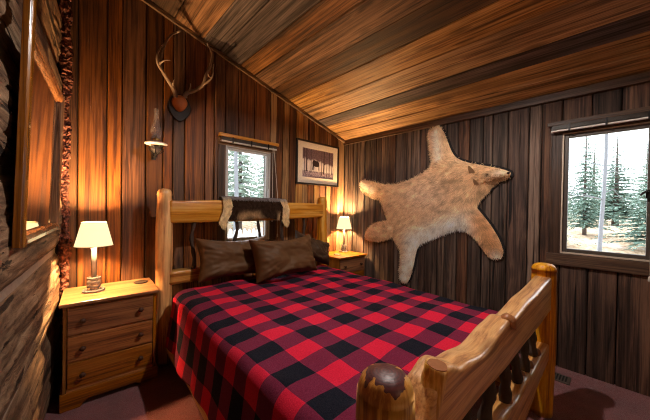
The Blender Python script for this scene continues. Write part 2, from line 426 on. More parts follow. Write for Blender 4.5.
# --- right wall (x = 3.0)
W2=(-.175,.335,.95,1.945)
e=[YF-.1,-1.5,-1.28,-1.1,-.88,-.66,-.5,-.33,-.175,0,.16,.335,.47,.56,.72,.85,.93,1.06,1.17,1.30,1.38,1.52,1.60,1.69,1.83,1.93,2.02,2.15,2.23,2.33,2.42,2.55,2.63,2.72,2.8]
plank_wall('wall_right',e,[M['rw_a'],M['rw_b']],lambda i,a: (1 if a<.5 or (i%4==1 and a<2.0) else 0),
    lambda a,z,d:(XR+.022-d,a,z), 2.34, W2)
# --- front wall behind the camera
e=[-.5,-.3,-.1,.1,.32,.5,.72,.9,1.1,1.3,1.5,1.72,1.9,2.1,2.3,2.5,2.72,2.86,3.0]
plank_wall('wall_front',e,[M['bw_a'],M['bw_b']],lambda i,a:i%2, lambda a,z,d:(a,YF-.022+d,z), lambda a:ceil_z(a)+.05, None)

# --- left wall of hewn logs with mortar joints
rows=[(-.02,.482),(.500,.938),(.978,1.40),(1.43,1.82),(1.86,2.27),(2.31,2.72),(2.76,3.4)]
def log_wall():
    mb=MB(); ys=[]; y=2.82
    while y>YF-.1:
        ys.append(y); y-= .012 if y>.9 else .05
    zs=[]; z=0.0
    while z<3.36: zs.append(z); z+=.012
    def off(y,z):
        b=None
        for z0,z1 in rows:
            if z0<=z<=z1:
                t=(z-(z0+z1)/2)/((z1-z0)/2); b=.032*(1-abs(t)**5)
        if b is None: return .000+.004*mn.noise(Vector((y*9,z*9,5)))
        h=mn.noise(Vector((y*1.2,z*3.5,1)))*.012+mn.noise(Vector((y*1.4+z,z*15,3)))*.008+mn.noise(Vector((y*5,z*34,7)))*.003-.013*max(0,1-abs(mn.noise(Vector((y*.7,z*6.5,11))))*16)-.006*max(0,1-abs(mn.noise(Vector((y*4,z*1.6+y*1.0,15))))*20)
        return b+h*(1-abs(t)**6)
    vs=[(xw(y)-.05+off(y,z),y,z) for z in zs for y in ys]; ny=len(ys); fs=[]; 
    for j in range(len(zs)-1):
        zm=(zs[j]+zs[j+1])/2; mi=0 if any(a<=zm<=b for a,b in rows) else 1
        for i in range(ny-1):
            mb.f.append((j*ny+i,j*ny+i+1,(j+1)*ny+i+1,(j+1)*ny+i)); mb.m.append(mi)
    mb.v=vs
    # body of the wall
    b=len(mb.v)
    mb.v+= [(xw(2.9)-.12,2.9,0),(xw(YF-.1)-.12,YF-.1,0),(xw(YF-.1)-.12,YF-.1,3.5),(xw(2.9)-.12,2.9,3.5),
            (xw(2.9)-.3,2.9,0),(xw(YF-.1)-.3,YF-.1,0),(xw(YF-.1)-.3,YF-.1,3.5),(xw(2.9)-.3,2.9,3.5)]
    for f in ((0,1,2,3),(7,6,5,4),(4,5,1,0),(5,6,2,1),(6,7,3,2),(7,4,0,3)): mb.f.append(tuple(i+b for i in f)); mb.m.append(1)
    return struct(mb.build('wall_left',[M['hewn'],M['chink']],smooth=True,fix=False))
log_wall()
# crumbling red rubble strip in the corner
mb=MB()
def rub(u,v):
    z=v*3.2; x=-.050+u*.062
    n=mn.noise(Vector((x*40,z*26,2)))*.016+mn.noise(Vector((x*95+z*30,z*70,8)))*.012
    bulge=.014*(1-(2*u-1)**2)+.016*mn.noise(Vector((z*3.1,u*2,6)))*(1-(2*u-1)**2)
    return (x+mn.noise(Vector((z*7,4,u*.5)))*.020+mn.noise(Vector((z*31,9,u*2)))*.012, 2.795-bulge-n, z)
mb.grid(9,320,rub); struct(mb.build('trim_5',M['rubble'],smooth=False))

# --- ceiling: boards run away from the right wall's line, along y
mb=MB()
ce=[3.02,2.79,2.6,2.44,2.184,1.964,1.749,1.502,1.336,1.11,.952,.70,.5,.3,.1,-.15,-.4]
cm=[2,2,2,0,2,2,0,1,1,0,0,3,3,3,1,3]
cmats=[M['c_grey'],M['c_brown'],M['c_gold'],M['c_dark']]
# colours from the right wall towards the ridge; last ones carry painted shade
cm=[2,2,0,2,2,3,1,1,0,0,1,3,3,3,1,3]
for i in range(len(ce)-1):
    x1,x0=ce[i]-.0035,ce[i+1]+.0035; dep=.02+rnd.uniform(-.004,.004)
    P=lambda a,z,d:(a,z,ceil_z(a)+.022-d)
    plank(mb,cm[i],x0,x1,YF-.1,YB+.05,P,dep,.003)
for k in (0,):
    x0,x1=-.6,3.12
    vs=[(x0,YF-.2,ceil_z(x0)+.022),(x1,YF-.2,ceil_z(x1)+.022),(x1,YB+.15,ceil_z(x1)+.022),(x0,YB+.15,ceil_z(x0)+.022)]
    vs+= [(a,b,c+.12) for a,b,c in vs]
    mb.add(vs,[(3,2,1,0),(4,5,6,7),(0,1,5,4),(1,2,6,5),(2,3,7,6),(3,0,4,7)],4)
struct(mb.build('ceiling',cmats+[M['backing']]))
# rake trim on the back wall, crown trim on the right wall
mb=MB(); mb.prism([(-.05,0),(3.0,0),(3.0,-.04),(-.05,-.04)],lambda x,d:(x,2.775,ceil_z(x)+d),lambda x,d:(x,2.80,ceil_z(x)+d))
struct(mb.build('trim_1',M['trimx'],bevel=.003))
mb=MB(); mb.box((2.968,YF,2.222),(3.0,YB,2.29)); struct(mb.build('trim_2',M['trimy'],bevel=.004))

# ------------------------------------------------------------------ windows
def window(name, hole, fn, sash, stop, casing_v, casing_h, sill_drop, cas=.075):
    """fn(a,d,z): a along the wall, d into the room (0 = wall face)"""
    a0,a1,z0,z1=hole
    w=empty(name,fn((a0+a1)/2,0,z0)); struct(w)
    inv=Matrix.Translation(-Vector(w.location))
    def bx(mb,lo,hi):
        p=Vector(fn(*lo)); q=Vector(fn(*hi))
        mb.box([min(p[i],q[i])-w.location[i] for i in range(3)],[max(p[i],q[i])-w.location[i] for i in range(3)])
    # casing boards on the wall
    for nm,lo,hi,m in (('casing',(a0-cas,0,z0-.01),(a0+.004,.014,z1+.02),casing_v),('casing',(a1-.004,0,z0-.01),(a1+cas,.014,z1+.02),casing_v),
                       ('casing',(a0-cas,0,z1-.005),(a1+cas,.018,z1+.075),casing_h),('sill',(a0-cas-.01,0,z0-sill_drop),(a1+cas+.01,.022,z0-.004),casing_h)):
        mb=MB(); bx(mb,lo,hi); struct(mb.build(nm,m,w,bevel=.003))
    # reveal lining
    mb=MB(); t=.012
    bx(mb,(a0,-.12,z0),(a0+t,0,z1)); bx(mb,(a1-t,-.12,z0),(a1,0,z1)); bx(mb,(a0,-.12,z0),(a1,0,z0+t)); bx(mb,(a0,-.12,z1-t),(a1,0,z1))
    struct(mb.build('lining',casing_v,w))
    # sash
    mb=MB(); s=.030; d0,d1=-.045,-.008
    bx(mb,(a0+t,d0,z0+t),(a0+t+s,d1,z1-t)); bx(mb,(a1-t-s,d0,z0+t),(a1-t,d1,z1-t))
    bx(mb,(a0+t+s,d0,z0+t),(a1-t-s,d1,z0+t+s)); bx(mb,(a0+t+s,d0,z1-t-s),(a1-t-s,d1,z1-t))
    struct(mb.build('sash',sash,w,bevel=.004))
    mb=MB(); q=.014
    bx(mb,(a0,-.006,z0),(a0+q,.012,z1)); bx(mb,(a1-q,-.006,z0),(a1,.012,z1)); bx(mb,(a0+q,-.006,z0),(a1-q,.012,z0+q)); bx(mb,(a0+q,-.006,z1-q),(a1-q,.012,z1))
    struct(mb.build('stop',stop,w,bevel=.002))
    mb=MB(); bx(mb,(a0+t+s-.005,-.030,z0+t+s-.005),(a1-t-s+.005,-.026,z1-t-s+.005)); struct(mb.build('pane',M['pane'],w))
    return w,bx
w1,bx1=window('window_1',W1,lambda a,d,z:(a,YB-d,z),M['white_vinyl'],M['white_vinyl'],M['trimz'],M['trimx'],.075)
mb=MB(); bx1(mb,(1.685,.0,1.40),(1.705,.022,1.48)); bx1(mb,(1.69,.014,1.44),(1.70,.034,1.50)); struct(mb.build('latch',M['bluewhite'],w1,bevel=.003))
w2,bx2=window('window_2',W2,lambda a,d,z:(XR-d,a,z),M['dark_sash'],M['tan_sash'],M['trimz'],M['trimy'],.098)
mb=MB(); bx2(mb,(-.15,-.008,1.40),(-.125,.02,1.46))
p=[Vector(q)-w2.location for q in ((2.985,-.140,1.44),(2.965,-.128,1.45),(2.955,-.110,1.435),(2.95,-.100,1.42))]
mb.tube(p,.007,8); struct(mb.build('latch',M['iron'],w2))

def blind(name, fn, a0,a1, zt, label, cords, bar_mat, rod_mat, zbar):
    b=empty(name,fn((a0+a1)/2,.02,zt-.05),0,label,'window blind')
    L=b.location
    def bx(mb,lo,hi):
        p=Vector(fn(*lo)); q=Vector(fn(*hi)); mb.box([min(p[i],q[i])-L[i] for i in range(3)],[max(p[i],q[i])-L[i] for i in range(3)])
    mb=MB(); bx(mb,(a0,.022,zt-.034),(a1,.058,zt)); mb.build('headrail',bar_mat,b,bevel=.004)
    mb=MB()
    for k in range(6): bx(mb,(a0+.03,.026+.001*(k%2),zbar+.016+k*.0055),(a1-.03,.052,zbar+.019+k*.0055))
    mb.build('slat_stack',M['dark_sash'],b)
    mb=MB(); bx(mb,(a0+.02,.026,zbar-.004),(a1-.025,.054,zbar+.010)); mb.build('bottom_rail',rod_mat,b,bevel=.004)
    for f in (.2,.5,.8):
        a=a0+(a1-a0)*f; mb=MB(); bx(mb,(a-.012,.018,zt-.052),(a+.012,.030,zt-.03)); bx(mb,(a-.006,.052,zbar-.008),(a+.006,.058,zt-.03)); mb.build('bracket',M['iron'],b)
    for pts in cords:
        mb=MB(); mb.tube([Vector(fn(*p))-L for p in pts],.0028,6); c=mb.build('cord',M['cord'],b,smooth=True)
        q=Vector(fn(*pts[-1]))-L; mb=MB(); mb.lathe([(.003,0),(.007,-.01),(.008,-.035),(.002,-.04)],q,10); mb.build('tassel',M['cord'],c,smooth=True)
    return b
blind('window_blind',lambda a,d,z:(a,YB-.014-d,z),1.10,1.80,2.035,'raised window blind with wooden top rail over the small window behind the bed',
  [[(1.725,.045,1.98),(1.728,.04,1.6),(1.728,.04,1.16)],[(1.735,.045,1.98),(1.765,.04,1.75),(1.80,.04,1.40),(1.805,.04,.98)]],M['slab'],M['blind'],1.955)
blind('window_blind',lambda a,d,z:(XR-.014-d,a,z),-.27,.425,2.035,'raised window blind with dark rail over the right wall window beside the animal pelt',
  [[(-.16,.05,1.98),(-.155,.05,1.3),(-.15,.05,.86)]],M['trimy'],M['blind'],1.955)

# ------------------------------------------------------------------ bed
# bed axes run a little off the room's: x offset grows towards the head
def bxf(y): return .484+(y-.325)*.0405     # left side line
def bxr(y): return 2.232+(y-.32)*.0435     # right side line
bed=empty('log_bed',(0,0,0),0,'rustic cedar log bed with tall posts and live edge rails','bed')
def post(x,y,h,r0,r1,name,seed,mat,heart=False):
    mb=MB(); prof=[]
    n=26
    for i in range(n+1):
        z=h*i/n; t=i/n
        r=r0+(r1-r0)*t+.004*sin(z*7+seed)
        prof.append((r,z))
    prof=prof[:-1]+[(r1*.985,h-.045),(r1*.94,h-.026),(r1*.84,h-.011),(r1*.68,h-.001),(r1*.35,h+.004),(0,h+.005)]
    mb.lathe(prof,(x,y,0),32,jit=.07)
    return mb.build(name,mat,bed,smooth=True)
def heart_mat():
    # cedar post whose cut top shows the dark red heartwood
    m=M['logz'].copy(); m.name='cedar_post_heartwood'; nt=m.node_tree
    bs=[n for n in nt.nodes if n.type=='BSDF_PRINCIPLED'][0]
    src=bs.inputs['Base Color'].links[0].from_socket
    tc=nt.nodes.new('ShaderNodeTexCoord'); gm=nt.nodes.new('ShaderNodeSeparateXYZ'); nt.links.new(tc.outputs['Object'],gm.inputs[0])
    def ma(op,a,b=0.0):
        x=nt.nodes.new('ShaderNodeMath'); x.operation=op
        for i,v in enumerate((a,b)):
            if isinstance(v,bpy.types.NodeSocket): nt.links.new(v,x.inputs[i])
            else: x.inputs[i].default_value=v
        return x.outputs[0]
    dx=ma('SUBTRACT',gm.outputs[0],.484); dy=ma('SUBTRACT',gm.outputs[1],.325)
    d=ma('SQRT',ma('ADD',ma('MULTIPLY',dx,dx),ma('MULTIPLY',dy,dy)))
    nz=nt.nodes.new('ShaderNodeTexNoise'); nz.inputs['Scale'].default_value=34; nt.links.new(tc.outputs['Object'],nz.inputs['Vector'])
    dd=ma('ADD',d,ma('MULTIPLY',ma('SUBTRACT',nz.outputs[0],.5),.060))
    inside=ma('MULTIPLY',ma('LESS_THAN',dd,.042),ma('GREATER_THAN',gm.outputs[2],.90))
    ring=ma('SINE',ma('MULTIPLY',d,900.0))
    rc=nt.nodes.new('ShaderNodeValToRGB'); nt.links.new(ma('MULTIPLY_ADD' if False else 'MULTIPLY',ma('ADD',ring,1.0),.5),rc.inputs[0])
    rc.color_ramp.elements[0].color=(.055,.008,.007,1); rc.color_ramp.elements[1].color=(.095,.014,.011,1)
    mx=nt.nodes.new('ShaderNodeMix'); mx.data_type='RGBA'; nt.links.new(inside,mx.inputs[0]); nt.links.new(src,mx.inputs[6]); nt.links.new(rc.outputs[0],mx.inputs[7])
    nt.links.new(mx.outputs[2],bs.inputs['Base Color']); return m
YH=2.55
post(.578,YH,1.428,.066,.056,'head_post',1,M['logz']); post(2.335,YH,1.426,.072,.060,'head_post',2.2,M['logz'])
post(.484,.325,.958,.062,.0585,'foot_post',3,heart_mat()); post(2.245,.325,.958,.064,.067,'foot_post',4.4,M['logz'])
def slab(name, xs, top, bot, yc, th, mat, seed, parent=bed, shear=0.0, amp=.006):
    """live edge slab along x: top(x), bot(x) heights; rounded edges"""
    mb=MB(); n=len(xs); sec=16; vs=[]
    for x in xs:
        zt,zb=top(x),bot(x); h=(zt-zb)/2; zc=(zt+zb)/2
        rc=min(.014,th*.3,h*.5)
        for k in range(sec):
            q=k//4; w=PI/2*q+PI/2*(k%4)/3
            sy=1 if q in (0,3) else -1; sz=1 if q in (0,1) else -1
            py=sy*(th/2-rc)+rc*cos(w); pz=sz*(h-rc)+rc*sin(w)
            lv=1 if pz>0 else .35          # the live edge is on top
            jy=amp*lv*mn.noise(Vector((x*3,sz*1.5+seed,sy*.6)))
            vs.append((x, yc+py+jy+shear*x, zc+pz+amp*lv*mn.noise(Vector((x*3.5,py*6,seed+sz)))))
    fs=[]
    for i in range(n-1):
        for k in range(sec):
            k2=(k+1)%sec; fs.append((i*sec+k,i*sec+k2,(i+1)*sec+k2,(i+1)*sec+k))
    fs.append(tuple(range(sec-1,-1,-1))); fs.append(tuple((n-1)*sec+k for k in range(sec)))
    mb.add(vs,fs); ob=mb.build(name,mat,parent,smooth=True); return ob
def lerp(pts):
    def f(x):
        if x<=pts[0][0]: return pts[0][1]
        for (a,za),(b,zb) in zip(pts,pts[1:]):
            if x<=b:
                t=(x-a)/(b-a); t=t*t*(3-2*t); return za+(zb-za)*t
        return pts[-1][1]
    return f
def rng(a,b,n): return [a+(b-a)*i/(n-1) for i in range(n)]
# head rails
slab('head_rail',rng(.60,2.32,60),lerp([(.6,1.338),(1.2,1.352),(2.3,1.345)]),lerp([(.6,1.148),(1.4,1.150),(2.3,1.175)]),YH,.095,M['slab'],1)
slab('lower_head_rail',rng(.60,2.32,40),lerp([(.6,.748),(1.3,.742),(2.3,.75)]),lerp([(.6,.640),(1.2,.632),(2.3,.64)]),YH,.10,M['slab'],5)
for i,x in enumerate((.80,1.19,1.44,1.735,2.035)):
    mb=MB(); pts=[(x+.012*sin(z*17+i*2),YH-.01+.008*cos(z*13+i),z) for z in rng(.735,1.165,14)]
    mb.tube(pts,[.0155+.003*sin(k*1.7+i) for k in range(14)],10,jit=.2); mb.build('spindle',M['bark'],bed,smooth=True)
# foot rail: live edge slab
ftop=lerp([(.50,.79),(.57,.815),(.635,.885),(.70,.905),(.80,.870),(.98,.845),(1.17,.868),(1.27,.873),(1.36,.852),(1.7,.868),(2.2,.886)])
fbot=lerp([(.50,.74),(.80,.722),(1.3,.694),(2.2,.676)])
fr=slab('foot_rail',rng(.515,2.20,110),ftop,fbot,.322,.085,M['slab'],9,amp=.0045)
mb=MB(); pts=[(.600,.318,.76),(.625,.314,.81),(.648,.306,.86),(.657,.299,.898),(.658,.296,.920)]
mb.tube(pts,[.044,.038,.031,.028,.0275],16,jit=.14)
st=mb.build('branch_stub',wood('pale_branch_wood',(.46,.21,.06),(.72,.43,.17),(.84,.58,.30),'z',.35,.25,.8,.25,.7,0,.08,.25,island=False,spec=.45,contrast=.25,kscale=3),fr,smooth=True)
mb=MB(); mb.tube([(.658,.2962,.9185),(.658,.2957,.9225)],[.0245,.023],16,jit=.1); mb.build('cut_end',plain('cut_branch_end',(.30,.105,.03),.35,coat=.3,bump=.2),fr,smooth=False)
# small cropped knot on the far hump
mb=MB(); mb.tube([(1.27,.30,.845),(1.285,.292,.873),(1.29,.288,.884)],[.036,.026,.016],12,jit=.2); mb.build('branch_stub',plain('knot_wood',(.34,.13,.045),.35,coat=.3,bump=.4),fr,smooth=True)
lr=slab('lower_foot_rail',rng(.53,2.20,90),lerp([(.5,.50),(1.0,.50),(1.25,.505),(1.45,.475),(1.6,.50),(1.75,.465),(2.2,.475)]),lerp([(.5,.28),(1.6,.305),(1.9,.345),(2.2,.36)]),.322,.08,M['slab'],13,amp=.008)
for x,z in ((1.36,.495),(1.62,.492),(1.80,.478),(1.98,.482)):
    mb=MB(); mb.tube([(x,.325,z-.03),(x+.01,.315,z+.004),(x+.016,.31,z+.018)],[.03,.022,.012],10,jit=.25); mb.build('knot',plain('dark_knot_wood',(.22,.085,.03),.4,bump=.4),lr,smooth=True)
for i,x in enumerate((.72,.92,1.13,1.34,1.55,1.76,1.95)):
    mb=MB(); zt=ftop(x)-.10; pts=[(x+.016*sin(z*15+i*2),.325+.01*cos(z*11+i),z) for z in rng(.46,.74,12)]
    mb.tube(pts,[.021+.004*sin(k*1.9+i) for k in range(12)],10,jit=.2); mb.build('spindle',M['bark'],bed,smooth=True)
# side rails: round logs
for nm,fx,dx in (('side_rail',bxf,.064),('side_rail',bxr,-.10)):
    mb=MB(); ys=rng(.35,2.53,40)
    mb.tube([(fx(y)+dx+.006*sin(y*5),y,.165+.006*sin(y*4)) for y in ys],[.060+.003*sin(y*9) for y in ys],18,jit=.10); mb.build(nm,M['logy'],bed,smooth=True)
for y in (.7,1.2,1.7,2.2):
    mb=MB(); mb.box((bxf(y)+.06,y-.04,.235),(bxr(y)-.05,y+.04,.262)); mb.build('slat',M['pine_x'],bed)

# mattress
mb=MB()
def mat_pt(u,v,w): pass
pts=[(bxf(.42)+.11,.53),(bxr(.42)-.11,.53),(bxr(2.45)-.11,2.47),(bxf(2.45)+.11,2.47)]
mb.prism(pts,lambda x,y:(x,y,.265),lambda x,y:(x,y,.574))
mt=mb.build('mattress',M['sheet'],None,bevel=.05); mt.modifiers['bevel'].segments=4
tag(mt,'thick mattress in a pale fitted sheet lying on the log bed under the plaid blanket','mattress')
for p in mt.data.polygons: p.use_smooth=True

# blanket
def blanket():
    mb=MB(); mb.uv=[]
    NU,NV=170,150; zt=.608; R=.065
    y0,y1=.455,2.40
    for j in range(NV):
        v=j/(NV-1)
        for i in range(NU):
            u=i/(NU-1)
            # arc length s from fold line at left (s=0) ; s<0 left drop
            # left hem / right hem lengths
            yy=y0+(y1-y0)*v
            xl=bxf(yy)+.052; xr=bxr(yy)-.058
            W=xr-xl
            s0=-.372; s1=W+.40
            # head edge slants: pulled down on the left
            yb=yy
            s=s0+(s1-s0)*u
            arc=R*PI/2
            def edge(t):     # t = distance past start of the curve (>0 outward); returns outward, down
                if t<=0: return 0,0
                if t<arc: a=t/R; return R*sin(a),R*(1-cos(a))
                return R+.10*(t-arc), R+(t-arc)
            inner=R*.9
            if s<inner:
                o,d=edge(inner-s); x=xl+inner-o; z=zt-d; fold=max(0,(d-R)/.33)
                x-= fold*.030*abs(sin(yb*5.5+.3)*.6+sin(yb*11.5+1)*.4)+.004*fold
                z+= fold*.012*sin(yb*9+1)
            elif s>W-inner:
                o,d=edge(s-(W-inner)); x=xr-inner+o; z=zt-d; fold=max(0,(d-R)/.33)
                x+= fold*.025*abs(sin(yb*6))
            else:
                x=xl+s; z=zt
                t=min(1,(s-inner)/.25,(W-inner-s)/.25)
                z+=.012*t
            n=mn.noise(Vector((x*2.6,yb*2.6,.3)))*.014+mn.noise(Vector((x*7,yb*6,1.7)))*.009+mn.noise(Vector((x*16,yb*13,4)))*.0022
            # soft creases near pillows
            cr=max(0,(yb-1.75)/.6); n+=cr*.012*sin(x*13+yb*9+3*mn.noise(Vector((x*2,yb*2,9))))*.6
            # foot end tucked down
            ft=max(0,(.53-yb)/.075); z-=.05*ft*ft
            # head hem sags at the corner
            if v>.985: z-=.006
            mb.v.append((x+.004*mn.noise(Vector((x*5,yb*5,z*5+7))),yb,z+n))
            su=s+xl if s>=inner else xl+s
            mb.uv.append((xl+s+ .006*mn.noise(Vector((x*4,yb*4,2)))-.02*(yb-1.2)*0, yb+.008*mn.noise(Vector((x*3,yb*3,5)))))
    for j in range(NV-1):
        for i in range(NU-1):
            mb.f.append((j*NU+i,j*NU+i+1,(j+1)*NU+i+1,(j+1)*NU+i)); mb.m.append(0)
    o=mb.build('blanket',M['plaid'],None,smooth=True,fix=False)
    sd=o.modifiers.new('thick','SOLIDIFY'); sd.thickness=.007; sd.offset=1
    return tag(o,'red and black buffalo plaid wool blanket spread over the log bed','blanket')
blanket()

# pillows
def pillow(loc, rot, w,h,t, mat, label, seed, sag=.02):
    mb=MB(); NU,NV=46,34
    def side(sgn):
        def fn(a,b):
            u=2*a-1; v=2*b-1
            e=max(0,(1-u**4)*(1-v**4))
            th=t/2*e**.5
            # corners drawn out into ears, edges pulled in between
            px=w/2*u*(1-.12*(1-v*v)*abs(u)**2); pz=h/2*v*(1-.16*(1-u*u)*abs(v)**2)
            r=math.hypot(u*1.0,v)
            ang=math.atan2(v,u)
            wr=(sin(ang*22+seed+3*mn.noise(Vector((u*2,v*2,seed))))*.5+mn.noise(Vector((u*6,v*3,seed+3))))*.010*min(1,r**2)*e**.25
            wr+=mn.noise(Vector((u*2.2,v*2.0,seed+9)))*.024*e**.3+.010*e**.3*abs(mn.noise(Vector((u*3.5+v*2,v*3.2-u,seed+1))))*2
            return Vector((px,-sgn*(th+ (wr if sgn>0 else wr*.5)),pz-sag*(1-u*u)*(.5+.5*v)))
        return fn
    mb.grid(NU,NV,side(1)); mb.grid(NU,NV,side(-1),flip=True)
    o=mb.build('pillow',mat,None,smooth=False,fix=False)
    bm=bmesh.new(); bm.from_mesh(o.data); bmesh.ops.remove_doubles(bm,verts=bm.verts,dist=.0006); bmesh.ops.recalc_face_normals(bm,faces=bm.faces); bm.to_mesh(o.data); bm.free()
    for p in o.data.polygons: p.use_smooth=True
    q=o.modifiers.new('sub','SUBSURF'); q.levels=1; q.render_levels=1
    o.location=loc; o.rotation_euler=rot
    return tag(o,label,'pillow')
pillow((1.12,2.40,.832),(math.radians(-17),math.radians(2),math.radians(2)),.70,.39,.20,M['pillow'],'brown satin pillow at the left, partly behind the other large pillow',2)
pillow((1.515,2.165,.828),(math.radians(-20),math.radians(-1),math.radians(1)),.71,.40,.22,M['pillow'],'large brown satin pillow in front, nearest the middle of the bed',5.5)
pillow((2.03,2.37,.835),(math.radians(-26),math.radians(20),math.radians(-6)),.52,.30,.13,M['pillow_dark'],'dark brown pillow slumped behind the large pillow near the right nightstand',8.1)

# ------------------------------------------------------------------ nightstands
def nightstand(loc,rz,label):
    t=empty('nightstand',loc,rz,label,'nightstand','three drawer pine nightstands beside the bed')
    W,D,H=.50,.42,.675; y0=-D/2
    mb=MB(); mb.box((-W/2-.018,y0-.022,H-.022),(W/2+.018,D/2,H)); mb.build('top',M['pine_x'],t,bevel=.006)
    for sx in (-1,1):
        mb=MB(); mb.box((sx*W/2-(.018 if sx>0 else 0),y0,.055),(sx*W/2+(.018 if sx<0 else 0),D/2-.005,H-.022)); mb.build('side_panel',M['pine_z'],t,bevel=.002)
    mb=MB(); mb.box((-W/2+.018,D/2-.02,.06),(W/2-.018,D/2-.008,H-.022)); mb.build('back_panel',M['pine_z'],t)
    mb=MB()
    for z0,z1 in ((H-.034,H-.022),(.455,.463),(.287,.295),(.105,.125)): mb.box((-W/2+.018,y0+.006,z0),(W/2-.018,D/2-.02,z1))
    mb.build('divider',M['pine_x'],t)
    for z0,z1 in ((.465,.640),(.297,.453),(.127,.285)):
        mb=MB(); mb.box((-W/2+.021,y0-.002,z0),(W/2-.021,y0+.016,z1)); d=mb.build('drawer',M['drawer'],t,bevel=.004)
        for x in (-.155,.155):
            mb=MB(); mb.lathe([(.008,0),(.008,.010),(.014,.016),(.0165,.024),(.013,.031),(0,.033)],(0,0,0),16)
            mb.v=[(x+a,y0-.002-c,(z0+z1)/2+b) for a,b,c in mb.v]; mb.build('knob',M['knob'],d,smooth=True)
    # plinth with bracket feet
    out=[(-W/2-.012,0),(-W/2+.085,0),(-W/2+.10,.025),(-W/2+.125,.04),(W/2-.125,.04),(W/2-.10,.025),(W/2-.085,0),(W/2+.012,0),(W/2+.012,.105),(-W/2-.012,.105)]
    mb=MB(); mb.prism(out,lambda x,z:(x,y0-.014,z),lambda x,z:(x,y0+.006,z)); mb.build('plinth',M['drawer'],t,bevel=.002)
    for sx in (-1,1):
        mb=MB(); o2=[(y0+.006,0),(y0+.09,0),(y0+.12,.04),(D/2-.12,.04),(D/2-.09,0),(D/2,0),(D/2,.105),(y0+.006,.105)]
        mb.prism(o2,lambda y,z:(sx*(W/2+.0005),y,z),lambda y,z:(sx*(W/2+.012),y,z)); mb.build('plinth',M['drawer'],t,bevel=.001)
    return t
nightstand((.238,2.545,0),math.radians(-2.5),'pine nightstand left of the bed against the hewn log wall')
nightstand((2.715,2.57,0),0,'pine nightstand right of the bed in the far corner')

def coaster(loc,label):
    mb=MB(); mb.lathe([(0,0),(.044,0),(.048,.003),(.048,.008),(.044,.010),(.040,.0075),(0,.0075)],(0,0,0),24)
    o=mb.build('coaster',plain('dark_coaster',(.035,.022,.016),.4,coat=.2),None,smooth=True); o.location=loc; tag(o,label,'coaster','round coasters on the nightstands')
coaster((.428,2.60,.676),'dark round coaster on the left nightstand near the bed post')
coaster((2.60,2.53,.676),'dark round coaster on the right nightstand in the corner')

# ------------------------------------------------------------------ table lamps
def lamp(loc,label,power):
    t=empty('table_lamp',loc,0,label,'lamp','clear stemmed table lamps with cream shades')
    mb=MB(); mb.lathe([(0,0),(.062,0),(.064,.003),(.064,.012),(.060,.015),(0,.015)],(0,0,0),28); mb.build('base',M['acrylic'],t,smooth=False)
    for z in (.030,.058,.086):
        mb=MB(); mb.lathe([(0,z),(.038,z),(.040,z+.003),(.040,z+.012),(.038,z+.015),(0,z+.015)],(0,0,0),24); mb.build('disc',M['acrylic'],t)
    mb=MB(); mb.lathe([(.021,.015),(.021,.030)],(0,0,0),18); mb.lathe([(.021,.045),(.021,.058)],(0,0,0),18); mb.lathe([(.021,.073),(.021,.086)],(0,0,0),18); mb.build('spacer',M['acrylic'],t)
    mb=MB(); mb.lathe([(.0165,.101),(.0165,.325)],(0,0,0),18); mb.lathe([(.006,.101),(.006,.325)],(0,0,0),10); mb.build('stem',M['acrylic'],t,smooth=True)
    mb=MB(); mb.lathe([(.012,.325),(.012,.365),(.009,.37)],(0,0,0),14); mb.build('socket',M['brass'],t,smooth=True)
    mb=MB(); mb.lathe([(.009,.375),(.018,.400),(.023,.426),(.018,.446),(0,.453)],(0,0,0),16); mb.build('bulb',M['bulb'],t,smooth=True)
    mb=MB(); rb,rt=.108,.070; zb,zt=.325,.490
    mb.lathe([(rb,zb),(rt,zt)],(0,0,0),40)
    mb.f=mb.f[:40]; mb.m=mb.m[:40]
    sh=mb.build('shade',M['shade'],t,smooth=True)
    for r,z in ((rb,zb),(rt,zt)):
        mb=MB(); mb.tube([(r*cos(2*PI*k/32),r*sin(2*PI*k/32),z) for k in range(33)],.0022,6,cap=False); mb.build('rim',plain('shade_rim',(.6,.47,.28),.7),sh)
    mb=MB()
    for k in range(3): mb.tube([(.012*cos(2.094*k),.012*sin(2.094*k),.352),((rb-.018)*cos(2.094*k),(rb-.018)*sin(2.094*k),.366)],.0015,6)
    mb.build('spider',M['brass'],t)
    ld=bpy.data.lights.new('bulb_light','POINT'); ld.energy=power; ld.color=(1,.58,.24); ld.shadow_soft_size=.036; ld.use_soft_falloff=False
    lo=bpy.data.objects.new('bulb_light',ld); col.objects.link(lo); lo.parent=t; lo.location=(0,0,.430)
    return t
LP=52.0
lamp((.137,2.55,.6765),'lit table lamp on the left nightstand by the log wall',LP)
lamp((2.85,2.65,.6765),'lit table lamp on the right nightstand in the corner below the framed picture',LP)

# ------------------------------------------------------------------ fur helper
def strands(mb, pts, seed):
    """pts: list of (pos, dir, normal, length, width, colour)"""
    for p,d,n,L,w,c in pts:
        s=d.cross(n)
        if s.length<1e-6: continue
        s.normalize(); b=len(mb.v)
        m=p+d*L*.5+n*L*.12; e=p+d*L-n*L*.02
        mb.v+= [tuple(p-s*w),tuple(p+s*w),tuple(m+s*w*.8),tuple(m-s*w*.8),tuple(e)]
        mb.f+= [(b,b+1,b+2,b+3),(b+3,b+2,b+4)]; mb.m+=[0,0]
        dk=tuple(x*.88 for x in c); mb.col+= [dk,dk,c,c,tuple(min(1,x*1.12) for x in c)]

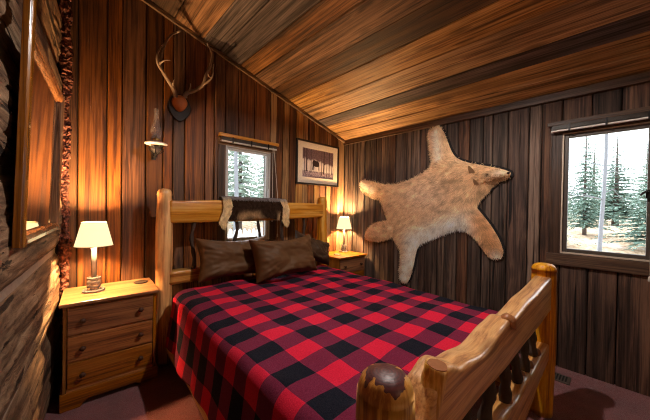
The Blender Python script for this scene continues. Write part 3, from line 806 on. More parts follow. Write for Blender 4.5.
# ------------------------------------------------------------------ animal pelt on the right wall
OUT=[(1.469,2.195),(1.41,2.215),(1.347,2.193),(1.298,2.099),(1.22,1.88),(1.128,1.802),(0.971,1.75),(0.801,1.704),(0.70,1.66),(0.685,1.635),(0.70,1.612),(0.799,1.575),(0.852,1.501),(0.926,1.419),(0.985,1.334),(0.923,1.261),(0.826,1.129),(0.752,0.992),(0.735,0.892),(0.784,0.830),(0.858,0.850),(0.936,0.972),(1.038,1.083),(1.114,1.113),(1.254,1.068),(1.444,0.967),(1.571,0.905),(1.615,0.799),(1.640,0.643),(1.690,0.455),(1.75,0.40),(1.800,0.415),(1.830,0.50),(1.812,0.617),(1.80,0.777),(1.853,0.849),(1.949,1.001),(2.003,1.161),(2.051,1.27),(2.121,1.430),(2.223,1.436),(2.407,1.525),(2.475,1.60),(2.465,1.660),(2.372,1.680),(2.124,1.610),(1.962,1.597),(1.781,1.614),(1.614,1.665),(1.459,1.742),(1.426,1.811),(1.454,1.958),(1.478,2.111)]
TAIL=[(1.88,1.13),(2.0,1.135),(2.179,1.095),(2.29,1.03),(2.345,.955),(2.345,.90),(2.29,.872),(2.174,.874),(2.05,.90),(1.93,.95),(1.87,1.01)]
def smooth_poly(P,n=3):
    for _ in range(n):
        Q=[]
        for i in range(len(P)):
            a,b=P[i],P[(i+1)%len(P)]
            Q+= [(a[0]*.75+b[0]*.25,a[1]*.75+b[1]*.25),(a[0]*.25+b[0]*.75,a[1]*.25+b[1]*.75)]
        P=Q
    return P
def inside(P,y,z):
    r=False; n=len(P); j=n-1
    for i in range(n):
        yi,zi=P[i]; yj,zj=P[j]
        if (zi>z)!=(zj>z) and y<(yj-yi)*(z-zi)/(zj-zi)+yi: r=not r
        j=i
    return r
def dist(P,y,z):
    best=9; bp=None; n=len(P)
    for i in range(n):
        ay,az=P[i]; by,bz=P[(i+1)%n]; dy,dz=by-ay,bz-az; L=dy*dy+dz*dz
        t=0 if L<1e-12 else max(0,min(1,((y-ay)*dy+(z-az)*dz)/L))
        qy,qz=ay+t*dy,az+t*dz; d=math.hypot(y-qy,z-qz)
        if d<best: best=d; bp=(qy,qz)
    return best,bp
def g2(y,z,cy,cz,sy,sz=None): 
    sz=sz or sy; return math.exp(-((y-cy)/sy)**2-((z-cz)/sz)**2)
def seg_d(y,z,a,b):
    dy,dz=b[0]-a[0],b[1]-a[1]; t=max(0,min(1,((y-a[0])*dy+(z-a[1])*dz)/(dy*dy+dz*dz))); return math.hypot(y-a[0]-t*dy,z-a[1]-t*dz)
def mixc(a,b,t): t=max(0,min(1,t)); return tuple(x+(y-x)*t for x,y in zip(a,b))
TAN=(.86,.57,.33); CREAM=(.95,.88,.78); GRIZ=(.30,.18,.10); PINK=(.88,.66,.50); RUST=(.66,.33,.14)
def pelt_col(y,z):
    c=TAN
    c=mixc(c,PINK,.6*g2(y,z,1.5,1.45,.30,.22))
    c=mixc(c,GRIZ,.55*g2(y,z,1.22,1.56,.16,.10)*(0.6+.8*max(0,mn.noise(Vector((y*16,z*16,0))))))
    c=mixc(c,GRIZ,.35*max(0,mn.noise(Vector((y*7,z*9,4))))*2*g2(y,z,1.4,1.45,.4,.2))
    # pale belly along the lower edge, hind leg
    bd=seg_d(y,z,(1.12,1.14),(1.62,.93)); c=mixc(c,CREAM,min(1,1.15*math.exp(-(bd/.13)**2)))
    c=mixc(c,CREAM,math.exp(-(seg_d(y,z,(1.66,.80),(1.77,.42))/.08)**2)*.9)
    c=mixc(c,CREAM,.7*math.exp(-(seg_d(y,z,(1.36,1.85),(1.40,2.12))/.05)**2))
    c=mixc(c,RUST,.75*math.exp(-(seg_d(y,z,(.95,1.2),(.80,.90))/.09)**2))
    c=mixc(c,CREAM,.7*g2(y,z,.79,.87,.05,.05))
    c=mixc(c,CREAM,.8*math.exp(-(seg_d(y,z,(2.25,1.53),(2.45,1.63))/.05)**2))
    # head: brow, cheeks, muzzle
    c=mixc(c,RUST,.45*g2(y,z,.92,1.64,.12,.08))
    c=mixc(c,(.07,.045,.03),.85*g2(y,z,.862,1.632,.032,.022))
    c=mixc(c,GRIZ,.5*g2(y,z,.84,1.56,.04,.03)); c=mixc(c,CREAM,.35*g2(y,z,.76,1.645,.05,.03))
    c=mixc(c,GRIZ,.5*g2(y,z,.93,1.47,.04,.06))
    k=1.0+.40*mn.noise(Vector((y*13+z*5,z*16,2)))+.30*mn.noise(Vector((y*40,z*40,3)))
    return tuple(max(0,min(1,x*k)) for x in c)
def fur_body(P, hmax, bumps, x0, step=.016):
    """domed skin over polygon P on the wall; returns MB plus field for strands"""
    ys=[p[0] for p in P]; zs=[p[1] for p in P]
    a0,a1,b0,b1=min(ys)-step,max(ys)+step,min(zs)-step,max(zs)+step
    na=int((a1-a0)/step)+2; nb=int((b1-b0)/step)+2
    idx={}; mb=MB(); mb.col=[]; ins={}
    info={}
    for i in range(na):
        for j in range(nb):
            y,z=a0+i*step,b0+j*step; ins[i,j]=inside(P,y,z)
    def hgt(d,y,z): return .004+hmax*(1-math.exp(-d/.05))+bumps(y,z)*min(1,d/.03)
    def vert(i,j):
        if (i,j) in idx: return idx[i,j]
        y,z=a0+i*step,b0+j*step; d,bp=dist(P,y,z)
        if not ins[i,j]: y,z=bp; d=0
        h=hgt(d,y,z); idx[i,j]=len(mb.v); mb.v.append((x0-h,y,z)); mb.col.append(pelt_col(y,z)); info[idx[i,j]]=(y,z,d,bp)
        return idx[i,j]
    for i in range(na-1):
        for j in range(nb-1):
            q=[(i,j),(i+1,j),(i+1,j+1),(i,j+1)]
            if any(ins[k] for k in q):
                mb.f.append(tuple(vert(*k) for k in q)); mb.m.append(0)
    return mb,info
def head_bumps(y,z):
    b=.05*g2(y,z,.93,1.62,.10,.09)+.045*g2(y,z,.84,1.635,.07,.045)+.05*g2(y,z,.75,1.635,.06,.03)
    b-=.022*g2(y,z,.862,1.632,.018,.014)          # eye socket
    b+=.025*g2(y,z,1.25,1.45,.25,.2)
    b+=.018*mn.noise(Vector((y*5,z*5,1)))
    return b
pelt=empty('animal_pelt',(2.995,1.5,1.35),0,'tan furred animal pelt with head, legs and tail spread flat on the grey plank wall','animal pelt')
PO=Vector((2.995,1.5,1.35))
SP=smooth_poly(OUT,2); ST=smooth_poly(TAIL,2)
def rel(mb): mb.v=[(a-PO.x,b-PO.y,c-PO.z) for a,b,c in mb.v]; return mb
# felt backing with pinked edge
def felt(P,off,x0,x1,gap):
    # offset outward and scallop
    n=len(P); area=sum(P[i][0]*P[(i+1)%n][1]-P[(i+1)%n][0]*P[i][1] for i in range(n)); sg=1 if area>0 else -1
    L=[0]
    R=[]
    for i in range(n):
        a,b=P[i],P[(i+1)%n]; k=max(1,int(math.hypot(b[0]-a[0],b[1]-a[1])/.006))
        for q in range(k):
            t=q/k; R.append((a[0]+(b[0]-a[0])*t,a[1]+(b[1]-a[1])*t))
    m=len(R); Q=[]; s=0
    for i in range(m):
        a,b=R[i-2],R[(i+2)%m]; dy,dz=b[0]-a[0],b[1]-a[1]; l=math.hypot(dy,dz) or 1
        s+=math.hypot(R[i][0]-R[i-1][0],R[i][1]-R[i-1][1])
        o=off+.005*abs(sin(s*PI/.024)); Q.append((R[i][0]+sg*dz/l*o,R[i][1]-sg*dy/l*o))
    mb=MB(); mb.prism(Q,lambda y,z:(x0,y,z),lambda y,z:(x1,y,z)); return mb
TOPS=[p for p in SP]
rel(felt(SP,.018,2.993,2.985,0)).build('felt_backing',M['felt'],pelt)
def gen_fur(P,mb,info,n,seed,length,flow,xoff):
    r=random.Random(seed); out=[]
    keys=list(range(len(mb.f)))
    for _ in range(n):
        f=mb.f[r.choice(keys)]; w=[r.random() for _ in f]; sw=sum(w)
        p=Vector((0,0,0)); d=0; y=z=0
        for k,vi in zip(w,f): p+=Vector(mb.v[vi])*(k/sw); d+=info[vi][2]*k/sw
        y,z=p.y,p.z
        bp=info[f[0]][3]; g=Vector((0,bp[0]-y,bp[1]-z))
        if g.length>1e-4: g.normalize()
        fl=flow(y,z); dr=(fl*1.0+g*max(.15,.9-d*6)+Vector((0,r.uniform(-.35,.35),r.uniform(-.35,.35)))).normalized()
        nrm=Vector((-1,0,0)); dr=(dr+nrm*r.uniform(.06,.26)).normalized()
        c=pelt_col(y,z); k=r.uniform(.72,1.32); c=tuple(min(1,x*k) for x in c)
        out.append((p,dr,nrm,length(y,z)*r.uniform(.7,1.25),r.uniform(.0010,.0019),c))
    return out
def flow(y,z):
    f=Vector((0,.55,-.45))                     # nose to tail, lying down
    k=math.exp(-(seg_d(y,z,(1.36,1.85),(1.42,2.2))/.1)**2); f+=Vector((0,.2,1.6))*k
    k=math.exp(-(seg_d(y,z,(1.0,1.25),(.78,.85))/.1)**2); f+=Vector((0,-1.0,-.9))*k
    k=math.exp(-(seg_d(y,z,(2.1,1.5),(2.47,1.63))/.1)**2); f+=Vector((0,1.2,.7))*k
    return f.normalized()
def flen(y,z):
    l=.042
    l-=.018*g2(y,z,.85,1.63,.14,.09)
    for a,b in (((1.36,1.85),(1.42,2.2)),((1.0,1.2),(.78,.85)),((2.15,1.5),(2.47,1.63)),((1.66,.8),(1.77,.42))):
        l-=.014*math.exp(-(seg_d(y,z,a,b)/.06)**2)
    return max(.010,l)
body,info=fur_body(SP,.042,head_bumps,2.985)
fm=MB(); fm.col=[]; strands(fm,gen_fur(SP,body,info,34000,3,flen,flow,0),1)
rel(body).build('skin',M['fur'],pelt,smooth=True)
rel(fm).build('fur',M['fur'],pelt,fix=False)
# tail
tb,ti=fur_body(ST,.05,lambda y,z:0,2.972)
fm=MB(); fm.col=[]; strands(fm,gen_fur(ST,tb,ti,6500,5,lambda y,z:.035,lambda y,z:Vector((0,.9,-.35)).normalized(),0),1)
tl=rel(tb).build('tail',M['fur'],pelt,smooth=True); rel(fm).build('tail_fur',M['fur'],tl,fix=False)
# ears, eye, nose
def ear(y,z,s,lean):
    mb=MB(); mb.col=[]
    prof=[(-.5,0),(-.42,.45),(-.12,1.0),(.12,1.0),(.4,.5),(.5,0)]
    for (a,b) in prof: mb.v.append((2.905-.030*b-.012*(1-abs(a)*2), y+a*s*.8+lean*b*s, z+b*s)); 
    for (a,b) in prof: mb.v.append((2.917-.030*b, y+a*s*.9+lean*b*s, z+b*s*.97))
    n=len(prof); mb.f.append(tuple(range(n))); mb.f.append(tuple(range(2*n-1,n-1,-1)))
    for i in range(n): mb.f.append(((i+1)%n,i,n+i,n+(i+1)%n))
    mb.m=[0]*len(mb.f)
    mb.col=[(.36,.21,.11)]*n+[(.42,.24,.12)]*n
    rel(mb).build('ear',M['fur'],pelt)
ear(1.0,1.665,.062,.25); ear(.955,1.545,.05,.3)
mb=MB(); mb.lathe([(0,-.009),(.006,-.006),(.009,0),(.006,.006),(0,.009)],(2.897,.862,1.633),12); rel(mb).build('eye',plain('dark_glass_eye',(.01,.007,.005),.1),pelt,smooth=True)
mb=MB(); mb.lathe([(0,-.014),(.010,-.008),(.013,0),(.009,.008),(0,.011)],(2.925,.695,1.640),12); rel(mb).build('nose',plain('dark_nose',(.03,.02,.016),.4),pelt,smooth=True)

# ------------------------------------------------------------------ hide over the headboard rail
hide=empty('animal_hide',(1.42,YH,1.355),0,'dark brown hide with cream ends draped over the top headboard rail','animal hide')
def hide_mesh():
    mb=MB(); mb.col=[]; NU,NV=72,40; XL,XRr=1.045,1.755
    def lenf(u):   # how far the front hangs below the rail top
        x=u
        l=.185+.012*sin(u*9)+.014*mn.noise(Vector((u*7,3,1)))
        l+=.085*math.exp(-((u-.055)/.06)**2)+.09*math.exp(-((u-.945)/.06)**2)
        l-=.03*math.exp(-((u-.13)/.03)**2)+.02*math.exp(-((u-.88)/.03)**2)
        return l
    def pt(u,v):
        x=XL+(XRr-XL)*u
        back=.10; top=.115; fl=lenf(u); tot=back+top+fl; s=v*tot
        ry=.060
        e_=max(0,(s-back-top)/.2); x+=.06*(u-.5)*e_+.012*sin(s*26)*(1 if u>.8 or u<.2 else 0)
        if s<back: y=YH+ry; z=1.362-(back-s)
        elif s<back+top:
            a=PI*(s-back)/top; y=YH+ry*cos(a); z=1.362+.022*sin(a)
        else:
            d=s-back-top; y=YH-ry-.012*sin(d*9)-.006*mn.noise(Vector((u*9,d*9,0))); z=1.362-d
        return Vector((x,y-.004*sin(u*40),z+.006*mn.noise(Vector((u*8,v*6,2)))))
    def hc(u,v):
        tot=.215+lenf(u); s=v*tot-.215
        c=(.045,.024,.015)
        if s>.03:
            t=mn.noise(Vector((u*5,s*6,3)))
            c=mixc(c,(.56,.34,.17),.95*max(0,min(1,(s-.085)*16))*max(0,min(1,(t+.12)*3)) if .2<u<.84 else 0)
        e=min(u,1-u); c=mixc(c,(.85,.62,.34),1 if e<.115+.03*mn.noise(Vector((s*12,u,5))) and s>-.03 else 0)
        if s<.0: c=mixc(c,(.34,.30,.29),.75)  # pale window sheen painted into the fur over the rail top
        k=1+.5*mn.noise(Vector((u*30,s*40,1))); return tuple(x*k for x in c)
    P={}
    for j in range(NV):
        for i in range(NU):
            u,v=i/(NU-1),j/(NV-1); mb.v.append(tuple(pt(u,v))); mb.col.append(hc(u,v))
    for j in range(NV-1):
        for i in range(NU-1): mb.f.append((j*NU+i,j*NU+i+1,(j+1)*NU+i+1,(j+1)*NU+i)); mb.m.append(0)
    r=random.Random(4); L=[]
    for _ in range(15000):
        u,v=r.random(),r.random()**.8; p=pt(u,v); q=pt(u,min(1,v+.02)); q2=pt(min(1,u+.01),v); 
        d=(q-p) if v<.98 else Vector((0,0,-1)); d.normalize()
        n=(q2-p).cross(d) if u<.98 else Vector((0,-1,.2)); 
        if n.length<1e-6: continue
        n.normalize()
        if n.dot(p-Vector((p.x,YH,1.30)))<0: n=-n
        d=(d+n*r.uniform(.15,.45)+Vector((r.uniform(-.4,.4),0,0))).normalized()
        c=hc(u,v); k=r.uniform(.7,1.3); L.append((p,d,n,r.uniform(.014,.028),r.uniform(.0008,.0014),tuple(min(1,x*k) for x in c)))
    fm=MB(); fm.col=[]; strands(fm,L,1)
    o=hide.location
    for m_ in (mb,fm): m_.v=[(a-o.x,b-o.y,c-o.z) for a,b,c in m_.v]
    sk=mb.build('skin',M['fur'],hide,smooth=True,fix=False); sd=sk.modifiers.new('t','SOLIDIFY'); sd.thickness=.006; sd.offset=0
    fm.build('fur',M['fur'],hide,fix=False)
hide_mesh()

# ------------------------------------------------------------------ antler mount
am=empty('antler_mount',(.745,YB,2.2),0,'pair of antlers mounted on a dark shield plaque high on the back wall','antlers')
o=Vector(am.location)
def catmull(P,n=6):
    P=[Vector(p) for p in P]; R=[]
    for i in range(len(P)-1):
        a=P[max(0,i-1)]; b=P[i]; c=P[i+1]; d=P[min(len(P)-1,i+2)]
        for k in range(n):
            t=k/n; R.append(.5*((2*b)+(c-a)*t+(2*a-5*b+4*c-d)*t*t+(3*b-a-3*c+d)*t**3))
    R.append(P[-1]); return R
sh=[]
for k in range(40):
    w=2*PI*k/40; x=.098*cos(w); z=.125*sin(w)
    if z<0: x*=1-.35*(-z/.125)**1.6
    sh.append((x+.002,z-.005))
mb=MB(); mb.prism(sh,lambda x,z:(x,-.001,z),lambda x,z:(x,-.022,z)); mb.build('plaque',M['plaque'],am,bevel=.006)
# leather covered skull cap
mb=MB()
def skull(u,v):
    w=2*PI*u; t=v*PI/2
    r=cos(t)**.7; x=.066*r*cos(w); z=.075*r*sin(w); 
    if z<0: x*=1-.30*(-z/.075)
    return (x-.003,-.022-.075*sin(t),z+.03)
mb.grid(29,12,skull); mb.build('skull_cap',M['leather'],am,smooth=True)
def antler(beams,name):
    mb=MB()
    for P,r0,r1 in beams:
        Q=[p-o for p in catmull(P,6)]; n=len(Q)
        mb.tube(Q,[(r0+(r1-r0)*(i/(n-1))**.8) for i in range(n)],12,jit=.10)
    ob=mb.build(name,M['antler'],am,smooth=True)
    for P,r0,r1 in beams:
        Q=[p-o for p in catmull(P,6)][-4:]
        mb=MB(); mb.tube(Q,[r1*1.25,r1*1.15,r1*1.05,r1*.5],10); mb.build('tine_tip',M['antler_tip'],ob,smooth=True)
antler([([(0.70,2.735,2.262),(0.687,2.72,2.308),(0.638,2.68,2.356),(0.576,2.62,2.402),(0.547,2.6,2.461),(0.564,2.62,2.564),(0.595,2.64,2.668),(0.646,2.66,2.766),(0.719,2.68,2.840)],.021,.0065),
  ([(0.586,2.62,2.392),(0.525,2.55,2.422),(0.508,2.52,2.466),(0.524,2.52,2.534),(0.557,2.54,2.597)],.013,.004),
  ([(0.53,2.55,2.429),(0.553,2.5,2.449),(0.59,2.47,2.454)],.009,.003),([(0.672,2.71,2.33),(0.659,2.66,2.356),(0.664,2.64,2.385)],.009,.003)],'antler')
antler([([(0.775,2.735,2.285),(0.785,2.72,2.32),(0.846,2.68,2.354),(0.894,2.62,2.399),(0.913,2.6,2.483),(0.956,2.62,2.59),(0.982,2.64,2.708),(0.968,2.66,2.783),(0.947,2.68,2.826)],.021,.0065),
  ([(0.894,2.62,2.399),(0.935,2.56,2.441),(0.951,2.53,2.486),(0.959,2.54,2.582)],.012,.004),
  ([(0.946,2.56,2.461),(0.912,2.52,2.456),(0.891,2.5,2.469)],.008,.003),([(0.80,2.71,2.335),(0.80,2.66,2.36),(0.795,2.64,2.388)],.009,.003)],'antler')

# ------------------------------------------------------------------ bracket oil lamp
ol=empty('oil_lamp',(.545,YB,1.78),0,'small oil lamp with glass chimney on an iron wall bracket below the antlers','oil lamp')
c=(-.005,-.125,0)
mb=MB(); mb.lathe([(.030,.075),(.034,.085),(.040,.11),(.043,.135),(.038,.165),(.026,.20),(.019,.235),(.0175,.27),(.018,.325)],c,24); mb.f=mb.f[:-2]; mb.m=mb.m[:-2]; mb.build('chimney',M['chimney'],ol,smooth=True)
mb=MB(); mb.lathe([(.012,.05),(.024,.055),(.026,.072),(.018,.082),(.007,.085),(.006,.105),(0,.106)],c,20); mb.build('burner',M['brass'],ol,smooth=True)
mb=MB(); mb.lathe([(.012,.046),(.070,.042),(.082,.036),(.085,.030),(.080,.024),(.060,.020),(.012,.020)],c,36); mb.build('drip_plate',M['enamel'],ol,smooth=True)
mb=MB(); mb.lathe([(.0,-.045),(.018,-.042),(.036,-.022),(.045,0),(.040,.016),(.022,.022)],c,24); mb.build('font',plain('dark_glass_font',(.05,.045,.05),.08,spec=.8),ol,smooth=True)
mb=MB(); mb.box((-.018,-.012,-.09),(.018,-.001,.11)); mb.tube([(0,-.01,-.06),(-.004,-.05,-.075),(-.005,-.10,-.062),(-.005,-.125,-.045)],.006,8)
mb.tube([(-.005+.047*cos(2*PI*k/24),-.125+.047*sin(2*PI*k/24),.002) for k in range(25)],.004,8,cap=False)
mb.tube([(0,-.01,.01),(-.003,-.05,-.004),(-.005,-.079,.002)],.005,8)
for k in range(6):
    w=2*PI*k/6; mb.tube([(-.005+.047*cos(w),-.125+.047*sin(w),.002),(-.005+.058*cos(w),-.125+.058*sin(w),-.02),(-.005+.03*cos(w),-.125+.03*sin(w),-.045),(-.005,-.125,-.06)],.0035,6)
mb.lathe([(0,-.085),(.007,-.078),(.004,-.066),(.008,-.056),(.003,-.045)],c,12); mb.build('bracket',M['iron'],ol,smooth=False)

# ------------------------------------------------------------------ framed picture
pc=empty('framed_picture',(2.47,YB,1.88),0,'black framed winter photograph of an animal in snowy woods on the back wall','picture')
hw,hh=.382,.288
mb=MB(); fw=.024
for lo,hi in (((-hw,-.03,-hh),(-hw+fw,-.002,hh)),((hw-fw,-.03,-hh),(hw,-.002,hh)),((-hw+fw,-.03,-hh),(hw-fw,-.002,-hh+fw)),((-hw+fw,-.03,hh-fw),(hw-fw,-.002,hh))): mb.box(lo,hi)
mb.build('frame',M['frame_black'],pc,bevel=.003)
pw,ph=.278,.188
mb=MB()
for lo,hi in (((-hw+fw,-.018,-hh+fw),(-pw,-.012,hh-fw)),((pw,-.018,-hh+fw),(hw-fw,-.012,hh-fw)),((-pw,-.018,-hh+fw),(pw,-.012,-ph)),((-pw,-.018,ph),(pw,-.012,hh-fw))): mb.box(lo,hi)
mb.build('mat_board',M['mat'],pc)
def printm():
    t=NT('winter_print'); co=t.coord(); sp=t.n('ShaderNodeSeparateXYZ'); t.l(co,sp.inputs[0])
    # wooded hillside above a pale snow bank, dark stems
    nz=t.noise(t.mapv(co,(14,1,9)),1.0,5,.7,.3); n2=t.noise(t.mapv(co,(60,1,40)),1.0,3,.7)
    line=t.math('ADD',sp.outputs[2],t.math('ADD',t.math('MULTIPLY',t.math('SUBTRACT',nz,.5),.16),t.math('MULTIPLY',sp.outputs[0],.10)))
    wood_c=t.ramp(n2,[(.3,(.055,.03,.04)),(.7,(.20,.13,.15))]); snow=t.ramp(nz,[(.3,(.42,.36,.36)),(.65,(.70,.63,.60))])
    c=t.mix(t.ramp(line,[(.015,0),(.045,1)]),snow,wood_c)
    fg=t.math('ADD',sp.outputs[2],t.math('MULTIPLY',t.math('SUBTRACT',n2,.5),.10))
    c=t.mix(t.ramp(fg,[(-.0,1),(.001,0)]) if False else t.math('LESS_THAN',fg,-.105),c,t.ramp(n2,[(.35,(.10,.06,.09)),(.65,(.42,.34,.38))]))
    t.bsdf(c,.4,None,.3,coat=.2); return t.mat
mb=MB(); mb.box((-pw,-.0125,-ph),(pw,-.006,ph)); pr=mb.build('print',printm(),pc)
r=random.Random(11); stem_m=plain('printed_stem',(.05,.028,.03),.5)
for x,w_ in ((-.245,.006),(-.205,.012),(-.13,.005),(.06,.006),(.10,.011),(.155,.005),(.20,.007),(.25,.005)):
    z0=-.13+r.uniform(-.03,.02); z1=.19
    mb=MB(); mb.prism([(x-w_,z0),(x+w_,z0),(x+w_*.6+r.uniform(-.01,.01),.187),(x-w_*.6,.187)],lambda a,b:(a,-.0126,b),lambda a,b:(a,-.0132,b)); mb.build('printed_tree',stem_m,pr)
an=[(-.10,-.075),(-.092,-.01),(-.098,.02),(-.088,.05),(-.06,.058),(-.035,.048),(-.01,.05),(.018,.035),(.026,.0),(.024,-.075),(.014,-.075),(.010,-.02),(-.01,-.03),(-.045,-.03),(-.060,-.018),(-.066,-.075),(-.078,-.075),(-.080,-.02),(-.09,-.075)]
mb=MB(); mb.prism([(x-.01,z-.012) for x,z in an],lambda a,b:(a,-.0127,b),lambda a,b:(a,-.0134,b)); mb.build('printed_animal',plain('printed_fur',(.022,.012,.012),.5),pr)

# ------------------------------------------------------------------ mirror on the log wall
P0=Vector((-.116,1.42,1.14)); P1=Vector((-.0405,2.31,1.14)); ux=(P1-P0); Wm=ux.length; ux.normalize()
mr=empty('wall_mirror',((P0+P1)/2),0,'brown wood framed mirror hanging on the hewn log wall','mirror')
nrm=Vector((ux.y,-ux.x,0)); lean=math.radians(1.6)
uz=(Vector((0,0,1))*cos(lean)+nrm*sin(lean)).normalized(); nn=ux.cross(uz).normalized()
if nn.x<0: nn=-nn
def mp(a,b,d): return ux*a+uz*b+nn*d      # local to the empty (bottom centre)
Hm=.80; fw=.060
def member(a0,a1,b0,b1,horiz):
    mb=MB(); prof=[(0,-.026),(0,-.008),(.10,.0),(.45,.003),(.8,-.003),(1,-.012),(1,-.026)]
    vs=[]
    for e_ in (0,1):
        for p,d in prof:
            if horiz: vs.append(mp(a0 if e_==0 else a1,b0+(b1-b0)*p,d))
            else: vs.append(mp(a0+(a1-a0)*p,b0 if e_==0 else b1,d))
    n=len(prof); fs=[tuple(range(n)),tuple(range(2*n-1,n-1,-1))]
    for i in range(n): j=(i+1)%n; fs.append((j,i,n+i,n+j))
    mb.add(vs,fs); return mb.build('frame_rail',M['mirror_frame_y'] if horiz else M['mirror_frame'],mr,bevel=.002)
h=Wm/2
member(-h,-h+fw,0,Hm+.10,False); member(h,h-fw*.75,0,Hm,False); member(-h+fw,h-fw*.75,0,fw*.8,True); member(-h+fw,h-fw*.75,Hm,Hm-fw*.8,True)
mb=MB(); a0,a1,b0,b1=-h+fw-.006,h-fw*.75+.006,fw*.8-.006,Hm-fw*.8+.006
mb.add([mp(a0,b0,-.020),mp(a1,b0,-.020),mp(a1,b1,-.020),mp(a0,b1,-.020),mp(a0,b0,-.025),mp(a1,b0,-.025),mp(a1,b1,-.025),mp(a0,b1,-.025)],[(0,1,2,3),(7,6,5,4),(4,5,1,0),(5,6,2,1),(6,7,3,2),(7,4,0,3)])
mb.build('mirror_glass',M['mirror'],mr)

# ------------------------------------------------------------------ floor register
fv=empty('floor_register',(2.80,.39,0),0,'small brown slotted floor register in the carpet by the right wall','floor vent')
mb=MB(); mb.box((-.065,-.16,.0),(.065,.16,.008)); mb.build('plate',M['vent'],fv,bevel=.003)
for k in range(16):
    y=-.135+k*.018; mb=MB(); mb.box((-.045,y-.005,.0078),(.045,y+.005,.0092)); mb.build('slot',M['vent_dark'],fv)

# ------------------------------------------------------------------ outdoors
def gz(d): return -.25+.12*max(0,min(d,9)) 
mb=MB()
def gfn(u,v):
    x=-12+u*62; y=-25+v*75
    d=max(x-3.2,y-3.0,0)
    z=gz(d)+.10*mn.noise(Vector((x*.35,y*.35,1)))*min(1,d/1.5)
    if x<3.15 and y<2.95: z=-.3
    return (x,y,z)
mb.grid(160,160,gfn); g=mb.build('winter_ground',M['ground'],None,smooth=True); struct(g)
def spruce(h,r,seed,pale=False,kind=0,base=.10):
    rr=random.Random(seed); t=bpy.data.objects.new('spruce_tree',None); col.objects.link(t)
    mb=MB(); mb.tube([(0,0,-.2),(0.02,0,h*.4),(0,.02,h)],[h*.014+.02,h*.010,.006],8); mb.build('trunk',M['trunk'],t,smooth=True)
    mb=MB(); z=h*base
    while z<h*.985:
        f=1-(z/h); nb=6+int(5*f); L0=r*(f**.8)+.05
        for k in range(nb):
            a=2*PI*(k+rr.random())/nb; L=L0*rr.uniform(.7,1.15); zz=z+rr.uniform(-.06,.06)
            d=Vector((cos(a),sin(a),0)); s=Vector((-sin(a),cos(a),0))
            n=max(4,int(L/.085))
            for i in range(n):
                q=(i+.6)/n; p=d*(L*q)+Vector((0,0,zz-.30*L*q*q+.05*L*q))
                w=.20*L*(1-q*.75)+.03
                for sg in (-1,1):
                    for _ in range(2):
                        tip=p+d*w*rr.uniform(.3,.8)+s*sg*w*rr.uniform(.4,1.1)+Vector((0,0,-w*rr.uniform(.1,.55)))
                        b=(tip-p); side=Vector((rr.uniform(-1,1),rr.uniform(-1,1),rr.uniform(-1,1))).cross(b)
                        if side.length<1e-5: continue
                        side=side.normalized()*w*.16; m=p+b*.55
                        mb.add([p,m+side,tip,m-side],[(0,1,2,3)])
        z+=h*.030+.02
    mb.build('foliage',M['needle_pale'] if pale else M['needle'],t,fix=False)
    return t
TP=[spruce(5.2,1.15,1),spruce(4.4,1.0,2,True),spruce(6.5,1.3,3)]
trees=[ # x,y,proto,scale,rot,label   (right wall window)
 (9.2,-.50,0,(.80,.80,.50),.3,'full green spruce at the right side of the right wall window view'),
 (10.6,.66,2,(.5,.5,.53),1.2,'slim spruce left of the pale trunk in the right wall window view'),
 (9.0,1.25,1,(.6,.6,.55),2.2,'short frosted spruce at the left edge of the right wall window view'),
 (14.,.1,0,(1.1,1.1,.62),4.1,'far spruce behind the pale trunk in the right wall window view'),
 (17.,2.0,2,(1.1,1.1,.6),2.6,'far tall spruce behind the slim spruce in the right wall window view'),
 (16.5,-1.4,1,(1.3,1.3,.72),5.0,'far pale spruce behind the full green spruce in the right wall window view'),
 (20.,.95,1,(1.3,1.3,.95),3.3,'farthest pale spruce between slim spruce and pale trunk, right wall window view'),
 (23.,-1.0,1,(1.3,1.3,1.0),1.3,'farthest pale spruce low behind the full green spruce in the right wall window view'),
 (28.,3.6,1,(1.6,1.6,1.3),.9,'hazy spruce on the skyline at the left of the right wall window view'),
 (29.,.2,1,(1.6,1.6,1.15),2.1,'hazy spruce on the skyline in the middle of the right wall window view'),
 (11.8,-.95,1,(.6,.6,.68),3.9,'pale spruce at the far right edge of the right wall window view'),
 (13.2,1.55,1,(.75,.75,.70),5.1,'pale spruce between the slim spruce and the left frame, right wall window view'),
 (4.3,8.9,1,(1.35,1.35,1.35),.7,'frosted spruce filling the middle of the back wall window view'),
 (3.3,12.0,1,(1.5,1.5,1.5),3.0,'frosted spruce at the left of the back wall window view'),
 (7.0,11.0,1,(1.4,1.4,1.4),4.4,'frosted spruce at the right of the back wall window view'),
 (5.4,15.0,1,1.9,1.9,'far frosted spruce high in the back wall window view'),
 (8.6,14.2,2,1.0,5.2,'far dark spruce beyond the back wall window'),
]
used=set()
for x,y,p,s,rz,lab in trees:
    t=TP[p] if p not in used else copy_tree(TP[p]); used.add(p)
    d=max(x-3.2,y-3.0); t.location=(x,y,gz(d)-.05); t.scale=s if hasattr(s,'__len__') else (s,s,s); t.rotation_euler=(0,0,rz)
    tag(t,lab,'tree','spruces outside the windows')
def pole_tree(x,y,h,r,label):
    rr=random.Random(int(x*100)); t=empty('bare_tree',(x,y,gz(max(x-3.2,y-3.0))-.1),0,label,'tree','bare pale trunks outside the windows')
    mb=MB(); mb.tube([(.03*sin(z*1.7),.03*cos(z*1.3),z) for z in rng(0,h,14)],[r*(1-.6*i/13) for i in range(14)],10,jit=.1)
    for k in range(26):
        z=rr.uniform(.9,h*.95); a=rr.uniform(0,2*PI); L=rr.uniform(.3,.9)
        mb.tube([(0,0,z),(cos(a)*L*.5,sin(a)*L*.5,z+.08),(cos(a)*L,sin(a)*L,z+rr.uniform(-.15,.25))],[.012,.007,.003],5)
    mb.build('trunk',M['trunk_pale'],t,smooth=True)
pole_tree(7.6,.225,5.5,.036,'bare pale trunk in the middle of the right wall window view')
